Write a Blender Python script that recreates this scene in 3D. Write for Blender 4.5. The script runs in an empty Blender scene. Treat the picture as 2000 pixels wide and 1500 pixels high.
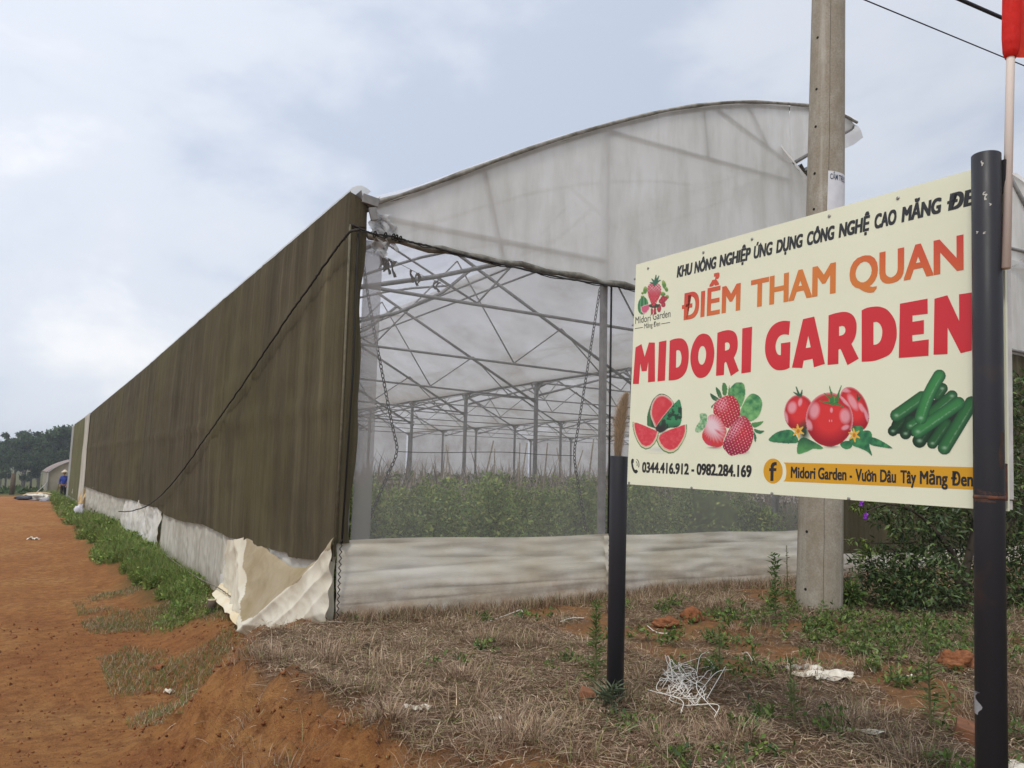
import bpy, bmesh, math, random
import numpy as np
from mathutils import Matrix, Vector, noise as mnoise
PI = math.pi
R_ = math.radians
random.seed(7)
rng = np.random.default_rng(11)
SC = bpy.context.scene
COL = SC.collection

# ------------------------------------------------------------------ camera, sky, sun, exposure
F = 1527.0                      # focal length in pixels of the 2000 px wide photograph
def _n(v): return v / np.linalg.norm(v)
def _ray(x, y): return np.array([(x - 1000) / F, -(y - 750) / F, -1.0])
_Y = _n(_ray(30, 903)); _X = _n(_ray(3440, 988)); _X = _n(_X - _Y * _X.dot(_Y)); _Z = np.cross(_X, _Y)
ROT = np.array([_X, _Y, _Z])    # the greenhouse front runs along x, its long side along y
CAM = np.array([-2.486, -6.772, 1.3])
def on(x, y, axis, val):        # where the sight line through a point of the photo meets a plane of the place
    d = ROT @ _ray(x, y); return CAM + d * ((val - CAM[axis]) / d[axis])
def on_x(x, y, v=0.0): return on(x, y, 0, v)
def on_y(x, y, v=0.0): return on(x, y, 1, v)
def on_z(x, y, v=0.0): return on(x, y, 2, v)
def deep(x, y, z): return CAM + ROT @ _ray(x, y) * z
def project(p):
    c = ROT.T @ (np.array(p, float) - CAM); return 1000 + F * c[0] / -c[2], 750 - F * c[1] / -c[2], -c[2]

cam_data = bpy.data.cameras.new('camera'); cam = bpy.data.objects.new('camera', cam_data); COL.objects.link(cam)
M4 = Matrix.Identity(4)
for i in range(3):
    for j in range(3): M4[i][j] = ROT[i][j]
    M4[i][3] = CAM[i]
cam.matrix_world = M4
cam_data.sensor_width = 36; cam_data.lens = F * 36 / 2000; cam_data.clip_start = 0.05; cam_data.clip_end = 3000
SC.camera = cam

SUN_EL, SUN_AZ = R_(56), R_(238)          # compass angle of the sun, from +y towards +x
world = bpy.data.worlds.new("World"); SC.world = world; world.use_nodes = True
nt = world.node_tree; nt.nodes.clear()
def wn(t, **k):
    n = nt.nodes.new(t)
    for a, b in k.items(): setattr(n, a, b)
    return n
w_out = wn('ShaderNodeOutputWorld'); bg1 = wn('ShaderNodeBackground'); bg2 = wn('ShaderNodeBackground'); mx = wn('ShaderNodeMixShader')
sky = wn('ShaderNodeTexSky', sky_type='NISHITA', sun_disc=False, sun_elevation=SUN_EL, sun_rotation=SUN_AZ)
bg1.inputs[1].default_value = 0.1
nt.links.new(sky.outputs[0], bg1.inputs[0])
tc = wn('ShaderNodeTexCoord'); mp = wn('ShaderNodeMapping'); mp.inputs['Scale'].default_value = (1, 1, 2.0); mp.inputs['Location'].default_value = (0.35, 0.2, 0.1)
nt.links.new(tc.outputs['Generated'], mp.inputs[0])
n1 = wn('ShaderNodeTexNoise'); n1.inputs['Scale'].default_value = 1.7; n1.inputs['Detail'].default_value = 8; n1.inputs['Roughness'].default_value = 0.56; n1.inputs['Distortion'].default_value = 0.25
nt.links.new(mp.outputs[0], n1.inputs['Vector'])
rp = wn('ShaderNodeValToRGB'); rp.color_ramp.interpolation = 'EASE'
rp.color_ramp.elements[0].position = 0.36; rp.color_ramp.elements[0].color = (0.53, 0.595, 0.715, 1)
rp.color_ramp.elements[1].position = 0.66; rp.color_ramp.elements[1].color = (0.92, 0.92, 0.935, 1)
e = rp.color_ramp.elements.new(0.50); e.color = (0.69, 0.735, 0.82, 1)
nt.links.new(n1.outputs['Fac'], rp.inputs[0])
sx = wn('ShaderNodeSeparateXYZ'); nt.links.new(tc.outputs['Generated'], sx.inputs[0])
mr = wn('ShaderNodeMapRange'); mr.inputs['From Min'].default_value = 0.0; mr.inputs['From Max'].default_value = 0.9; mr.inputs['To Min'].default_value = 0.90; mr.inputs['To Max'].default_value = 1.14
nt.links.new(sx.outputs['Z'], mr.inputs['Value'])
# the overcast is brighter towards the hidden sun, duller on the far side
dt = wn('ShaderNodeVectorMath', operation='DOT_PRODUCT'); nt.links.new(tc.outputs['Generated'], dt.inputs[0]); dt.inputs[1].default_value = (-0.82, 0.50, 0.0)
ma = wn('ShaderNodeMath', operation='MULTIPLY_ADD'); nt.links.new(dt.outputs['Value'], ma.inputs[0]); ma.inputs[1].default_value = 0.20; ma.inputs[2].default_value = 0.95
mm = wn('ShaderNodeMath', operation='MULTIPLY'); nt.links.new(ma.outputs[0], mm.inputs[0]); nt.links.new(mr.outputs[0], mm.inputs[1])
nt.links.new(rp.outputs[0], bg2.inputs[0]); nt.links.new(mm.outputs[0], bg2.inputs[1])
mx.inputs[0].default_value = 0.93
nt.links.new(bg1.outputs[0], mx.inputs[1]); nt.links.new(bg2.outputs[0], mx.inputs[2]); nt.links.new(mx.outputs[0], w_out.inputs[0])

sl = bpy.data.lights.new('sun', 'SUN'); sl.energy = 1.5; sl.angle = R_(10); sl.color = (1, 0.95, 0.87)
sun = bpy.data.objects.new('sun', sl); COL.objects.link(sun)
sdir = Vector((math.sin(SUN_AZ) * math.cos(SUN_EL), math.cos(SUN_AZ) * math.cos(SUN_EL), math.sin(SUN_EL)))
sun.rotation_euler = sdir.to_track_quat('Z', 'Y').to_euler(); sun.location = (0, 0, 30)

SC.render.engine = 'CYCLES'
vs = SC.view_settings; vs.view_transform = 'Standard'; vs.look = 'None'; vs.exposure = 0.24; vs.gamma = 1
SC.cycles.max_bounces = 8; SC.cycles.transparent_max_bounces = 20; SC.cycles.diffuse_bounces = 3; SC.cycles.transmission_bounces = 6
SC.cycles.caustics_reflective = False; SC.cycles.caustics_refractive = False
SC.cycles.use_denoising = True
SC.cycles.sample_clamp_indirect = 6

# ------------------------------------------------------------------ small helpers
def s2l(c):
    return tuple(((v / 255) / 12.92 if v / 255 <= 0.04045 else ((v / 255 + 0.055) / 1.055) ** 2.4) for v in c)

def tag(o, label=None, cat=None, group=None, kind=None):
    if label: o['label'] = label
    if cat: o['category'] = cat
    if group: o['group'] = group
    if kind: o['kind'] = kind
    return o

def empty(name, loc=(0, 0, 0), rot=None):
    o = bpy.data.objects.new(name, None); COL.objects.link(o); o.empty_display_size = 0.2
    if rot is None: o.location = loc
    else:
        m = Matrix.Translation(Vector(loc)) @ rot.to_4x4(); o.matrix_world = m
    return o

def link(name, me, mat, parent=None):
    o = bpy.data.objects.new(name, me); COL.objects.link(o)
    if mat is not None and not me.materials: me.materials.append(mat)
    if parent is not None:
        o.parent = parent
        o.matrix_parent_inverse = Matrix.Identity(4)
    return o

def mesh_np(verts, tris, cols=None, smooth=False, quads=None):
    """mesh from numpy arrays, triangles (and quads), with an optional colour per vertex"""
    verts = np.asarray(verts, np.float32).reshape(-1, 3)
    me = bpy.data.meshes.new('mesh')
    parts = []
    tot = []
    if tris is not None and len(tris):
        tris = np.asarray(tris, np.int32).reshape(-1, 3); parts.append(tris.ravel()); tot.append(np.full(len(tris), 3, np.int32))
    if quads is not None and len(quads):
        quads = np.asarray(quads, np.int32).reshape(-1, 4); parts.append(quads.ravel()); tot.append(np.full(len(quads), 4, np.int32))
    loops = np.concatenate(parts); tot = np.concatenate(tot)
    start = np.concatenate([[0], np.cumsum(tot)[:-1]]).astype(np.int32)
    me.vertices.add(len(verts)); me.vertices.foreach_set('co', verts.ravel())
    me.loops.add(len(loops)); me.loops.foreach_set('vertex_index', loops)
    me.polygons.add(len(tot)); me.polygons.foreach_set('loop_start', start); me.polygons.foreach_set('loop_total', tot)
    if smooth: me.polygons.foreach_set('use_smooth', np.ones(len(tot), bool))
    if cols is not None:
        a = me.color_attributes.new('Col', 'FLOAT_COLOR', 'POINT')
        c = np.ones((len(verts), 4), np.float32); c[:, :3] = cols
        a.data.foreach_set('color', c.ravel())
    me.update(); me.validate()
    return me

class MB:
    """collects boxes, tubes, lathes and sheets into one mesh"""
    def __init__(s): s.v = []; s.f = []
    def add(s, vs, fs):
        b = len(s.v); s.v += [tuple(p) for p in vs]; s.f += [tuple(b + i for i in f) for f in fs]; return s
    def box(s, c, d, rot=None):
        pts = []
        for x in (-.5, .5):
            for y in (-.5, .5):
                for z in (-.5, .5):
                    p = Vector((x * d[0], y * d[1], z * d[2]))
                    if rot is not None: p = rot @ p
                    pts.append(p + Vector(c))
        return s.add(pts, [(0, 1, 3, 2), (4, 6, 7, 5), (0, 4, 5, 1), (2, 3, 7, 6), (0, 2, 6, 4), (1, 5, 7, 3)])
    def tube(s, pts, r, n=6, cap=True):
        pts = [Vector(p) for p in pts]
        rs = r if isinstance(r, (list, tuple)) else [r] * len(pts)
        t0 = (pts[1] - pts[0]).normalized()
        up = Vector((0, 0, 1)) if abs(t0.z) < 0.9 else Vector((1, 0, 0))
        a = t0.cross(up).normalized(); vs = []; fs = []
        for i, p in enumerate(pts):
            t = (pts[min(i + 1, len(pts) - 1)] - pts[max(i - 1, 0)])
            if t.length < 1e-9: t = t0.copy()
            t.normalize()
            a = (a - t * a.dot(t))
            if a.length < 1e-6: a = t.orthogonal()
            a.normalize(); b = t.cross(a)
            for k in range(n):
                q = 2 * PI * k / n
                vs.append(p + (a * math.cos(q) + b * math.sin(q)) * rs[i])
        for i in range(len(pts) - 1):
            for k in range(n):
                k2 = (k + 1) % n
                fs.append((i * n + k, i * n + k2, (i + 1) * n + k2, (i + 1) * n + k))
        if cap:
            fs.append(tuple(range(n - 1, -1, -1))); L = (len(pts) - 1) * n; fs.append(tuple(L + k for k in range(n)))
        return s.add(vs, fs)
    def lathe(s, prof, c=(0, 0, 0), n=24, axis=None):
        vs = []; fs = []
        for (r, z) in prof:
            for k in range(n):
                q = 2 * PI * k / n; vs.append((c[0] + r * math.cos(q), c[1] + r * math.sin(q), c[2] + z))
        for i in range(len(prof) - 1):
            for k in range(n):
                k2 = (k + 1) % n; fs.append((i * n + k, i * n + k2, (i + 1) * n + k2, (i + 1) * n + k))
        fs.append(tuple(range(n - 1, -1, -1))); L = (len(prof) - 1) * n; fs.append(tuple(L + k for k in range(n)))
        return s.add(vs, fs)
    def sheet(s, fn, nu, nv):
        vs = [fn(i / nu, j / nv) for i in range(nu + 1) for j in range(nv + 1)]
        fs = [(i * (nv + 1) + j, (i + 1) * (nv + 1) + j, (i + 1) * (nv + 1) + j + 1, i * (nv + 1) + j + 1) for i in range(nu) for j in range(nv)]
        return s.add(vs, fs)
    def mesh(s, smooth=False, bevel=0):
        me = bpy.data.meshes.new('mesh'); me.from_pydata([tuple(p) for p in s.v], [], s.f)
        if bevel:
            bm = bmesh.new(); bm.from_mesh(me); bmesh.ops.bevel(bm, geom=bm.edges[:], offset=bevel, segments=2, affect='EDGES', profile=0.5); bm.to_mesh(me); bm.free()
        if smooth: me.polygons.foreach_set('use_smooth', [True] * len(me.polygons))
        me.update(); return me
    def build(s, name, mat, parent=None, smooth=False, bevel=0): return link(name, s.mesh(smooth, bevel), mat, parent)

def fbm(x, y, z=0.0, o=4):
    v = 0; a = .5
    for k in range(o):
        v += a * mnoise.noise((x, y, z)); x *= 2.03; y *= 2.03; z *= 2.03; a *= .5
    return v

def spline(pts, n=12, wob=0.0):
    pts = [np.array(p, float) for p in pts]; P_ = [2 * pts[0] - pts[1]] + pts + [2 * pts[-1] - pts[-2]]; out = []
    for i in range(1, len(P_) - 2):
        for k in range(n):
            t = k / n; a, b, c, d = P_[i - 1:i + 3]
            q = .5 * ((2 * b) + (-a + c) * t + (2 * a - 5 * b + 4 * c - d) * t * t + (-a + 3 * b - 3 * c + d) * t ** 3)
            out.append(q + wob * rng.normal(size=3) if wob else q)
    out.append(pts[-1]); return out
# vectorised value noise for the terrain
_perm = rng.random((256, 256)).astype(np.float32)
def vnoise(x, y):
    xi = np.floor(x).astype(int); yi = np.floor(y).astype(int); fx = x - xi; fy = y - yi
    fx = fx * fx * (3 - 2 * fx); fy = fy * fy * (3 - 2 * fy)
    g = lambda a, b: _perm[a & 255, b & 255]
    return (g(xi, yi) * (1 - fx) + g(xi + 1, yi) * fx) * (1 - fy) + (g(xi, yi + 1) * (1 - fx) + g(xi + 1, yi + 1) * fx) * fy - .5
def vfbm(x, y, o=4):
    v = 0; a = 1.0
    for k in range(o):
        v = v + a * vnoise(x + 17 * k, y + 31 * k); x = x * 2.1; y = y * 2.1; a *= .5
    return v
def sstep(a, b, x):
    t = np.clip((x - a) / (b - a), 0, 1); return t * t * (3 - 2 * t)

# ------------------------------------------------------------------ materials
def mat(name, base=(.5, .5, .5), rough=.7, metal=0, spec=.35):
    m = bpy.data.materials.new(name); m.use_nodes = True
    p = m.node_tree.nodes['Principled BSDF']
    p.inputs['Base Color'].default_value = (*base, 1); p.inputs['Roughness'].default_value = rough
    p.inputs['Metallic'].default_value = metal; p.inputs['Specular IOR Level'].default_value = spec
    return m
def N(m, t, **k):
    n = m.node_tree.nodes.new(t)
    for a, b in k.items(): setattr(n, a, b)
    return n
def L(m, a, b): m.node_tree.links.new(a, b)
def P(m): return m.node_tree.nodes['Principled BSDF']
def noise_node(m, scale, detail=5, rough=.55, stretch=None, dist=0, coord='Object'):
    t = N(m, 'ShaderNodeTexCoord'); n = N(m, 'ShaderNodeTexNoise')
    n.inputs['Scale'].default_value = scale; n.inputs['Detail'].default_value = detail; n.inputs['Roughness'].default_value = rough; n.inputs['Distortion'].default_value = dist
    if stretch:
        q = N(m, 'ShaderNodeMapping'); q.inputs['Scale'].default_value = stretch; L(m, t.outputs[coord], q.inputs[0]); L(m, q.outputs[0], n.inputs['Vector'])
    else: L(m, t.outputs[coord], n.inputs['Vector'])
    return n.outputs['Fac']
def ramp(m, src, stops):
    r = N(m, 'ShaderNodeValToRGB'); el = r.color_ramp.elements
    while len(el) < len(stops): el.new(.5)
    for i, (p, c) in enumerate(stops):
        el[i].position = p; el[i].color = (*c, 1) if len(c) == 3 else c
    L(m, src, r.inputs[0]); return r.outputs[0]
def mixc(m, fac, a, b, mode='MIX'):
    x = N(m, 'ShaderNodeMix', data_type='RGBA', blend_type=mode)
    for sock, v in ((x.inputs[0], fac), (x.inputs[6], a), (x.inputs[7], b)):
        if isinstance(v, bpy.types.NodeSocket): L(m, v, sock)
        elif isinstance(v, (int, float)): sock.default_value = v
        else: sock.default_value = (*v, 1)
    return x.outputs[2]
def bump(m, src, strength=.3, dist=.02):
    b = N(m, 'ShaderNodeBump'); b.inputs['Strength'].default_value = strength; b.inputs['Distance'].default_value = dist
    L(m, src, b.inputs['Height']); return b.outputs[0]
def setc(m, s): L(m, s, P(m).inputs['Base Color'])
def setn(m, s): L(m, s, P(m).inputs['Normal'])
def noisy(name, c1, c2, scale=8, rough=.7, stretch=None, bumps=.3, bdist=.01, metal=0, spec=.35, c3=None, detail=6):
    m = mat(name, c1, rough, metal, spec); f = noise_node(m, scale, detail, .6, stretch)
    st = [(.35, c1), (.65, c2)] if c3 is None else [(.3, c1), (.52, c2), (.72, c3)]
    setc(m, ramp(m, f, st))
    if bumps: setn(m, bump(m, f, bumps, bdist))
    return m
def sheeting(name, c_front, clear=.3, trans=.5, dirt=(.3, .28, .22), dscale=(1, 1, 1), scale=3, tint=(1, 1, 1), bumps=.2, amount=.6, clear_dirt=None, bstretch=None, crease=0, mud=None):
    """thin plastic film or net: part see-through, part glowing with the light behind it, part plain surface"""
    m = bpy.data.materials.new(name); m.use_nodes = True; m.node_tree.nodes.clear()
    out = N(m, 'ShaderNodeOutputMaterial'); df = N(m, 'ShaderNodeBsdfDiffuse'); tl = N(m, 'ShaderNodeBsdfTranslucent'); tr = N(m, 'ShaderNodeBsdfTransparent')
    f = noise_node(m, scale, 6, .6, dscale)
    f2 = noise_node(m, scale * .35, 4, .6)
    c = mixc(m, ramp(m, f, [(.42, (0, 0, 0)), (.72, (amount,) * 3)]), c_front, dirt)
    c = mixc(m, ramp(m, f2, [(.45, (0, 0, 0)), (.75, (amount * .7,) * 3)]), c, dirt)
    if mud:                                      # splashes of red earth low on the sheet
        t_ = N(m, 'ShaderNodeTexCoord'); sz = N(m, 'ShaderNodeSeparateXYZ'); L(m, t_.outputs['Object'], sz.inputs[0]); mz = N(m, 'ShaderNodeMapRange'); mz.inputs['From Min'].default_value = mud[1]; mz.inputs['From Max'].default_value = mud[0]; L(m, sz.outputs['Z'], mz.inputs['Value'])
        ml = N(m, 'ShaderNodeMath', operation='MULTIPLY'); L(m, mz.outputs[0], ml.inputs[0]); L(m, ramp(m, noise_node(m, 5, 8, .7), [(.30, (.15,) * 3), (.62, (1, 1, 1))]), ml.inputs[1]); c = mixc(m, ml.outputs[0], c, (.34, .20, .11))
    L(m, c, df.inputs[0]); L(m, c, tl.inputs[0]); tr.inputs[0].default_value = (*tint, 1)
    b0 = N(m, 'ShaderNodeBump'); b0.inputs['Strength'].default_value = bumps; b0.inputs['Distance'].default_value = .05; L(m, noise_node(m, scale * 1.3, 5, .6, bstretch or dscale), b0.inputs['Height'])
    if crease:
        rd_ = ramp(m, noise_node(m, 3.2, 3, .5, bstretch or (1, 1, 1), .4), [(.40, (0, 0, 0)), (.50, (1, 1, 1)), (.60, (0, 0, 0))])
        b1 = N(m, 'ShaderNodeBump'); b1.inputs['Strength'].default_value = crease; b1.inputs['Distance'].default_value = .02; L(m, rd_, b1.inputs['Height']); L(m, b0.outputs[0], b1.inputs['Normal']); b = b1.outputs[0]
    else: b = b0.outputs[0]
    L(m, b, df.inputs[1]); L(m, b, tl.inputs[1])
    m1 = N(m, 'ShaderNodeMixShader'); m1.inputs[0].default_value = trans; L(m, df.outputs[0], m1.inputs[1]); L(m, tl.outputs[0], m1.inputs[2])
    m2 = N(m, 'ShaderNodeMixShader'); L(m, m1.outputs[0], m2.inputs[1]); L(m, tr.outputs[0], m2.inputs[2])
    if clear_dirt is None: m2.inputs[0].default_value = clear
    else:
        r = N(m, 'ShaderNodeMapRange'); r.inputs['From Min'].default_value = .35; r.inputs['From Max'].default_value = .7
        r.inputs['To Min'].default_value = clear; r.inputs['To Max'].default_value = clear_dirt
        L(m, f2, r.inputs['Value']); L(m, r.outputs[0], m2.inputs[0])
    L(m, m2.outputs[0], out.inputs[0]); return m
def leafy(name, rough=.5, trans=.3, spec=.3):
    """leaves coloured leaf by leaf"""
    m = mat(name, (.1, .2, .05), rough, 0, spec); a = N(m, 'ShaderNodeVertexColor', layer_name='Col')
    setc(m, a.outputs[0])
    tl = N(m, 'ShaderNodeBsdfTranslucent'); L(m, a.outputs[0], tl.inputs[0]); ms = N(m, 'ShaderNodeMixShader'); ms.inputs[0].default_value = trans
    o = m.node_tree.nodes['Material Output']; L(m, P(m).outputs[0], ms.inputs[1]); L(m, tl.outputs[0], ms.inputs[2]); L(m, ms.outputs[0], o.inputs[0])
    return m
def printed(name, rough=.35):
    m = mat(name, (1, 1, 1), rough, 0, .4); a = N(m, 'ShaderNodeVertexColor', layer_name='Col'); setc(m, a.outputs[0]); return m

# ------------------------------------------------------------------ terrain
CREST = np.array([(0.05, 400), (0.05, 2.2), (0.02, .9), (-.12, .25), (-.45, -.08), (-.80, -.38), (-.98, -.95), (-1.02, -1.6), (-.95, -2.15), (-.80, -2.6), (-.74, -3.1), (-.85, -3.9), (-1.4, -5.2), (-1.9, -6.2), (-3.2, -8), (-9, -14)], float)
def crest_d(x, y):
    """signed distance from the edge of the bank, positive on the bank"""
    best = np.full(x.shape, 1e9); sign = np.ones(x.shape)
    for a, b in zip(CREST[:-1], CREST[1:]):
        ab = b - a; t = np.clip(((x - a[0]) * ab[0] + (y - a[1]) * ab[1]) / (ab @ ab), 0, 1)
        dx = x - a[0] - t * ab[0]; dy = y - a[1] - t * ab[1]; d = np.hypot(dx, dy)
        cr = ab[0] * (y - a[1]) - ab[1] * (x - a[0])
        m = d < best; best = np.where(m, d, best); sign = np.where(m, np.sign(cr), sign)
    return best * np.where(sign == 0, 1, sign)
def height(x, y, rough=True):
    x = np.asarray(x, float); y = np.asarray(y, float)
    road = -.75 + .48 * sstep(1.2, -4.6, y)
    road = road - 4.2 * sstep(52, 125, y) - .05 * np.clip(-x - 6, 0, 60)
    road = road + .10 * sstep(.5, 4, np.abs(x + 2.7)) * (x < 0) * (y < 40)
    strip = -.75 + (.36 - .28 * sstep(18, 30, y)) * sstep(-1.15, -.02, x)
    strip = np.where(y > 1.0, strip, -9) - 4.2 * sstep(52, 125, y)
    low = np.maximum(road, np.where(x < 1, strip, road))
    d = crest_d(x, y)
    w = .08 + (.55 - .28 * np.exp(-((y + 1.9) / .8) ** 2)) * sstep(2.4, -.2, y)
    k = sstep(0, 1, (d + w) / (w + .06))
    plat = .08 * sstep(2, 5, x) * sstep(1, -2, y) - .1 * sstep(-3.0, -6.5, y)
    far = np.maximum(0, y - 44)
    plat = plat - 4.2 * sstep(52, 125, y)
    h = low + (plat - low) * k
    # hill under the wood
    h = h + 3.0 * sstep(150, 320, y)
    if rough:
        near = np.clip(1.4 - np.hypot(x - CAM[0], y - CAM[1]) / 40, 0, 1)
        slope = np.exp(-((d + w * .5) / .35) ** 2) * (y < 1.2)
        h = h + near * (.045 * vfbm(x * .9, y * .9, 3) + .02 * vfbm(x * 4, y * 4, 3) + slope * (.24 * vfbm(x * 3.1, y * 3.1, 4) + .16 * np.abs(vfbm(x * 7.3, y * 7.3, 3))))
        h = h + near * .012 * np.abs(vfbm(x * 14, y * 14, 2)) * (1 + 2 * slope)
    return h
def hz(x, y): return float(height(np.array([x]), np.array([y]))[0])

def axis_pts(lo, f0, f1, hi, step, grow=1.12):
    a = list(np.arange(f0, f1, step)); s = step; p = f1
    while p < hi: a.append(p); s *= grow; p += s
    s = step; p = f0; b = []
    while p > lo: s *= grow; p -= s; b.append(p)
    return np.array(b[::-1] + a)
xs = axis_pts(-500, -4.2, 6.5, 500, .05); ys = axis_pts(-30, -5.6, 3.2, 600, .05, 1.06)
XX, YY = np.meshgrid(xs, ys, indexing='ij'); ZZ = height(XX, YY)
inside = (XX > .12) & (YY > .25) & (XX < 40) & (YY < 44)
ZZ = np.where(inside, np.minimum(ZZ, -.02), ZZ)
DD = crest_d(XX, YY)
edge_n = .25 * vfbm(XX * 1.3, YY * 1.3, 3) + .12 * vfbm(XX * 6, YY * 6, 2)
# litter of dead grass on the bank, thin growth by the wall
bank = sstep(-.12, .10, DD + .45 * edge_n) * (YY < 2)
bank = bank * (1 - sstep(-2.9, -3.9, YY) * sstep(.3, -.6, XX) * .75)
bank = np.clip(bank - .55 * sstep(.12, .35, vfbm(XX * 1.1 + 9, YY * 1.1, 3)) * (XX > 1.5), 0, 1)
weed = sstep(-1.05, -.45, XX + .8 * edge_n) * (DD < .1) * (YY > .8)
weed = np.maximum(weed, 1.2 * sstep(47, 53, YY + 3 * edge_n))
weed = np.maximum(weed, sstep(-12, -22, XX)); weed = weed * (1 - .85 * sstep(4.5, 2.8, YY) * (XX < 0)); weed = np.maximum(weed, inside * 1.25)
crumb = np.exp(-((DD + .25) / .3) ** 2) * (YY < 1.2)
vc = np.stack([bank, weed, crumb], -1).reshape(-1, 3)
nx, ny = len(xs), len(ys)
I = (np.arange(nx - 1)[:, None] * ny + np.arange(ny - 1)[None, :])
Q = np.stack([I, I + ny, I + ny + 1, I + 1], -1)
cx = (XX[:-1, :-1] + XX[1:, 1:]) / 2; cy = (YY[:-1, :-1] + YY[1:, 1:]) / 2
is_road = ((crest_d(cx, cy) < -.30) & (cy < 1.6)) | ((cx < -.62 + .22 * vfbm(cx * .8, cy * .8, 2)) & (cy >= 1.6))
is_road &= (cx > -9) & (cy < 55) 
soil = mat('red_laterite_soil', (.3, .11, .05), .95, 0, .1)
va = N(soil, 'ShaderNodeVertexColor', layer_name='Col'); sep = N(soil, 'ShaderNodeSeparateColor'); L(soil, va.outputs[0], sep.inputs[0])
f1 = noise_node(soil, .55, 8, .65); f2 = noise_node(soil, 9, 8, .7); f3 = noise_node(soil, 60, 6, .7); f4 = noise_node(soil, 2.2, 6, .65, (1, .35, 1))
c = ramp(soil, f1, [(.3, (.39, .165, .060)), (.5, (.48, .225, .078)), (.7, (.56, .31, .12))])
c = mixc(soil, ramp(soil, f4, [(.45, (0, 0, 0)), (.7, (.55,) * 3)]), c, (.31, .105, .04))
c = mixc(soil, ramp(soil, f2, [(.42, (0, 0, 0)), (.62, (.75,) * 3)]), c, (.23, .085, .035))
c = mixc(soil, ramp(soil, f3, [(.5, (0, 0, 0)), (.66, (.7,) * 3)]), c, (.50, .26, .11))
lit = ramp(soil, f2, [(.3, (.13, .080, .045)), (.5, (.25, .17, .105)), (.7, (.34, .25, .165))])
lit = mixc(soil, ramp(soil, f3, [(.35, (0, 0, 0)), (.7, (.7,) * 3)]), lit, (.10, .06, .038))
wd = ramp(soil, f2, [(.35, (.055, .075, .022)), (.65, (.13, .12, .05))])
bfac = N(soil, 'ShaderNodeMath', operation='MULTIPLY'); L(soil, sep.outputs[0], bfac.inputs[0]); L(soil, ramp(soil, f2, [(.28, (.35,) * 3), (.5, (1, 1, 1))]), bfac.inputs[1])
c = mixc(soil, bfac.outputs[0], c, lit)
wfac = N(soil, 'ShaderNodeMath', operation='MULTIPLY'); L(soil, sep.outputs[1], wfac.inputs[0]); wfac.inputs[1].default_value = .8
c = mixc(soil, wfac.outputs[0], c, wd)
setc(soil, c)
hsum = N(soil, 'ShaderNodeMath', operation='ADD'); L(soil, f2, hsum.inputs[0]); L(soil, f3, hsum.inputs[1])
setn(soil, bump(soil, hsum.outputs[0], 1.0, .045))
allv = np.stack([XX, YY, ZZ], -1).reshape(-1, 3)
def sub_mesh(mask):
    q = Q[mask].reshape(-1, 4); u, inv = np.unique(q, return_inverse=True)
    return mesh_np(allv[u], None, vc[u], True, inv.reshape(-1, 4))
tag(link('road', sub_mesh(is_road), soil), kind='structure')
tag(link('ground', sub_mesh(~is_road), soil), kind='structure')

# ------------------------------------------------------------------ greenhouse
steel = noisy('galvanised_steel', (.30, .295, .285), (.20, .195, .185), 9, .6, metal=.1, bumps=.1)
film_roof = sheeting('old_roof_film', (.88, .88, .90), .50, .74, (.46, .42, .36), (1, .25, 1), .9, (.93, .93, .95), .15, .5)
film_dirty = sheeting('stained_roof_film', (.87, .84, .80), .22, .74, (.42, .36, .27), (1, .6, 1), .8, (.93, .93, .95), .2, .7)
film_gable = sheeting('gable_film', (.90, .89, .86), .05, .46, (.50, .48, .39), (2.5, 1, .6), 1.4, (.95, .95, .95), .25, .45, bstretch=(.6, 1, 1.6))
net_front = sheeting('insect_net', (.74, .725, .71), .80, .45, (.36, .35, .33), (1, 1, .4), 1.0, (.96, .95, .96), .1, .3, .66)
net_band = sheeting('doubled_insect_net', (.46, .45, .43), .35, .45, (.34, .33, .30), (3, 1, .4), 1.4, (.93, .93, .93), .2, .6)
lip_film = sheeting('white_film_edge', (.75, .76, .76), .12, .5, (.5, .48, .42), (1, 1, 1), 2, (1, 1, 1), .3, .4)
skirt_white = sheeting('white_plastic_skirt', (.84, .81, .73), .03, .3, (.64, .55, .38), (1, 1, 1.8), 2.2, (1, 1, 1), .4, .6, bstretch=(.7, .7, 4), crease=.55, mud=(-.05, .38))
skirt_grey = sheeting('grey_plastic_skirt', (.82, .79, .70), .08, .4, (.46, .42, .33), (4, 4, .6), 1.8, (.95, .95, .95), .4, .7, bstretch=(6, 6, .4), crease=.3, mud=(-.7, -.1))
canvas = sheeting('cream_canvas', (.84, .80, .68), .0, .25, (.56, .45, .27), (1, 1, 1), 1.5, (1, 1, 1), .35, .6, crease=.6)
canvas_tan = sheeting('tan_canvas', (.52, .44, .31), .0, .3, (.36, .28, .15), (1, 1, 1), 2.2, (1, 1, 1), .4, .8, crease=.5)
yellow_plastic = sheeting('yellowed_plastic', (.80, .62, .36), .05, .4, (.6, .36, .12), (1, 1, 1), 3, (1, 1, 1), .3, .7)
white_crease = sheeting('bright_plastic_skirt', (.84, .83, .78), .02, .3, (.5, .45, .33), (1, 1, 1), 1.4, (1, 1, 1), .3, .5, crease=.6)

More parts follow.
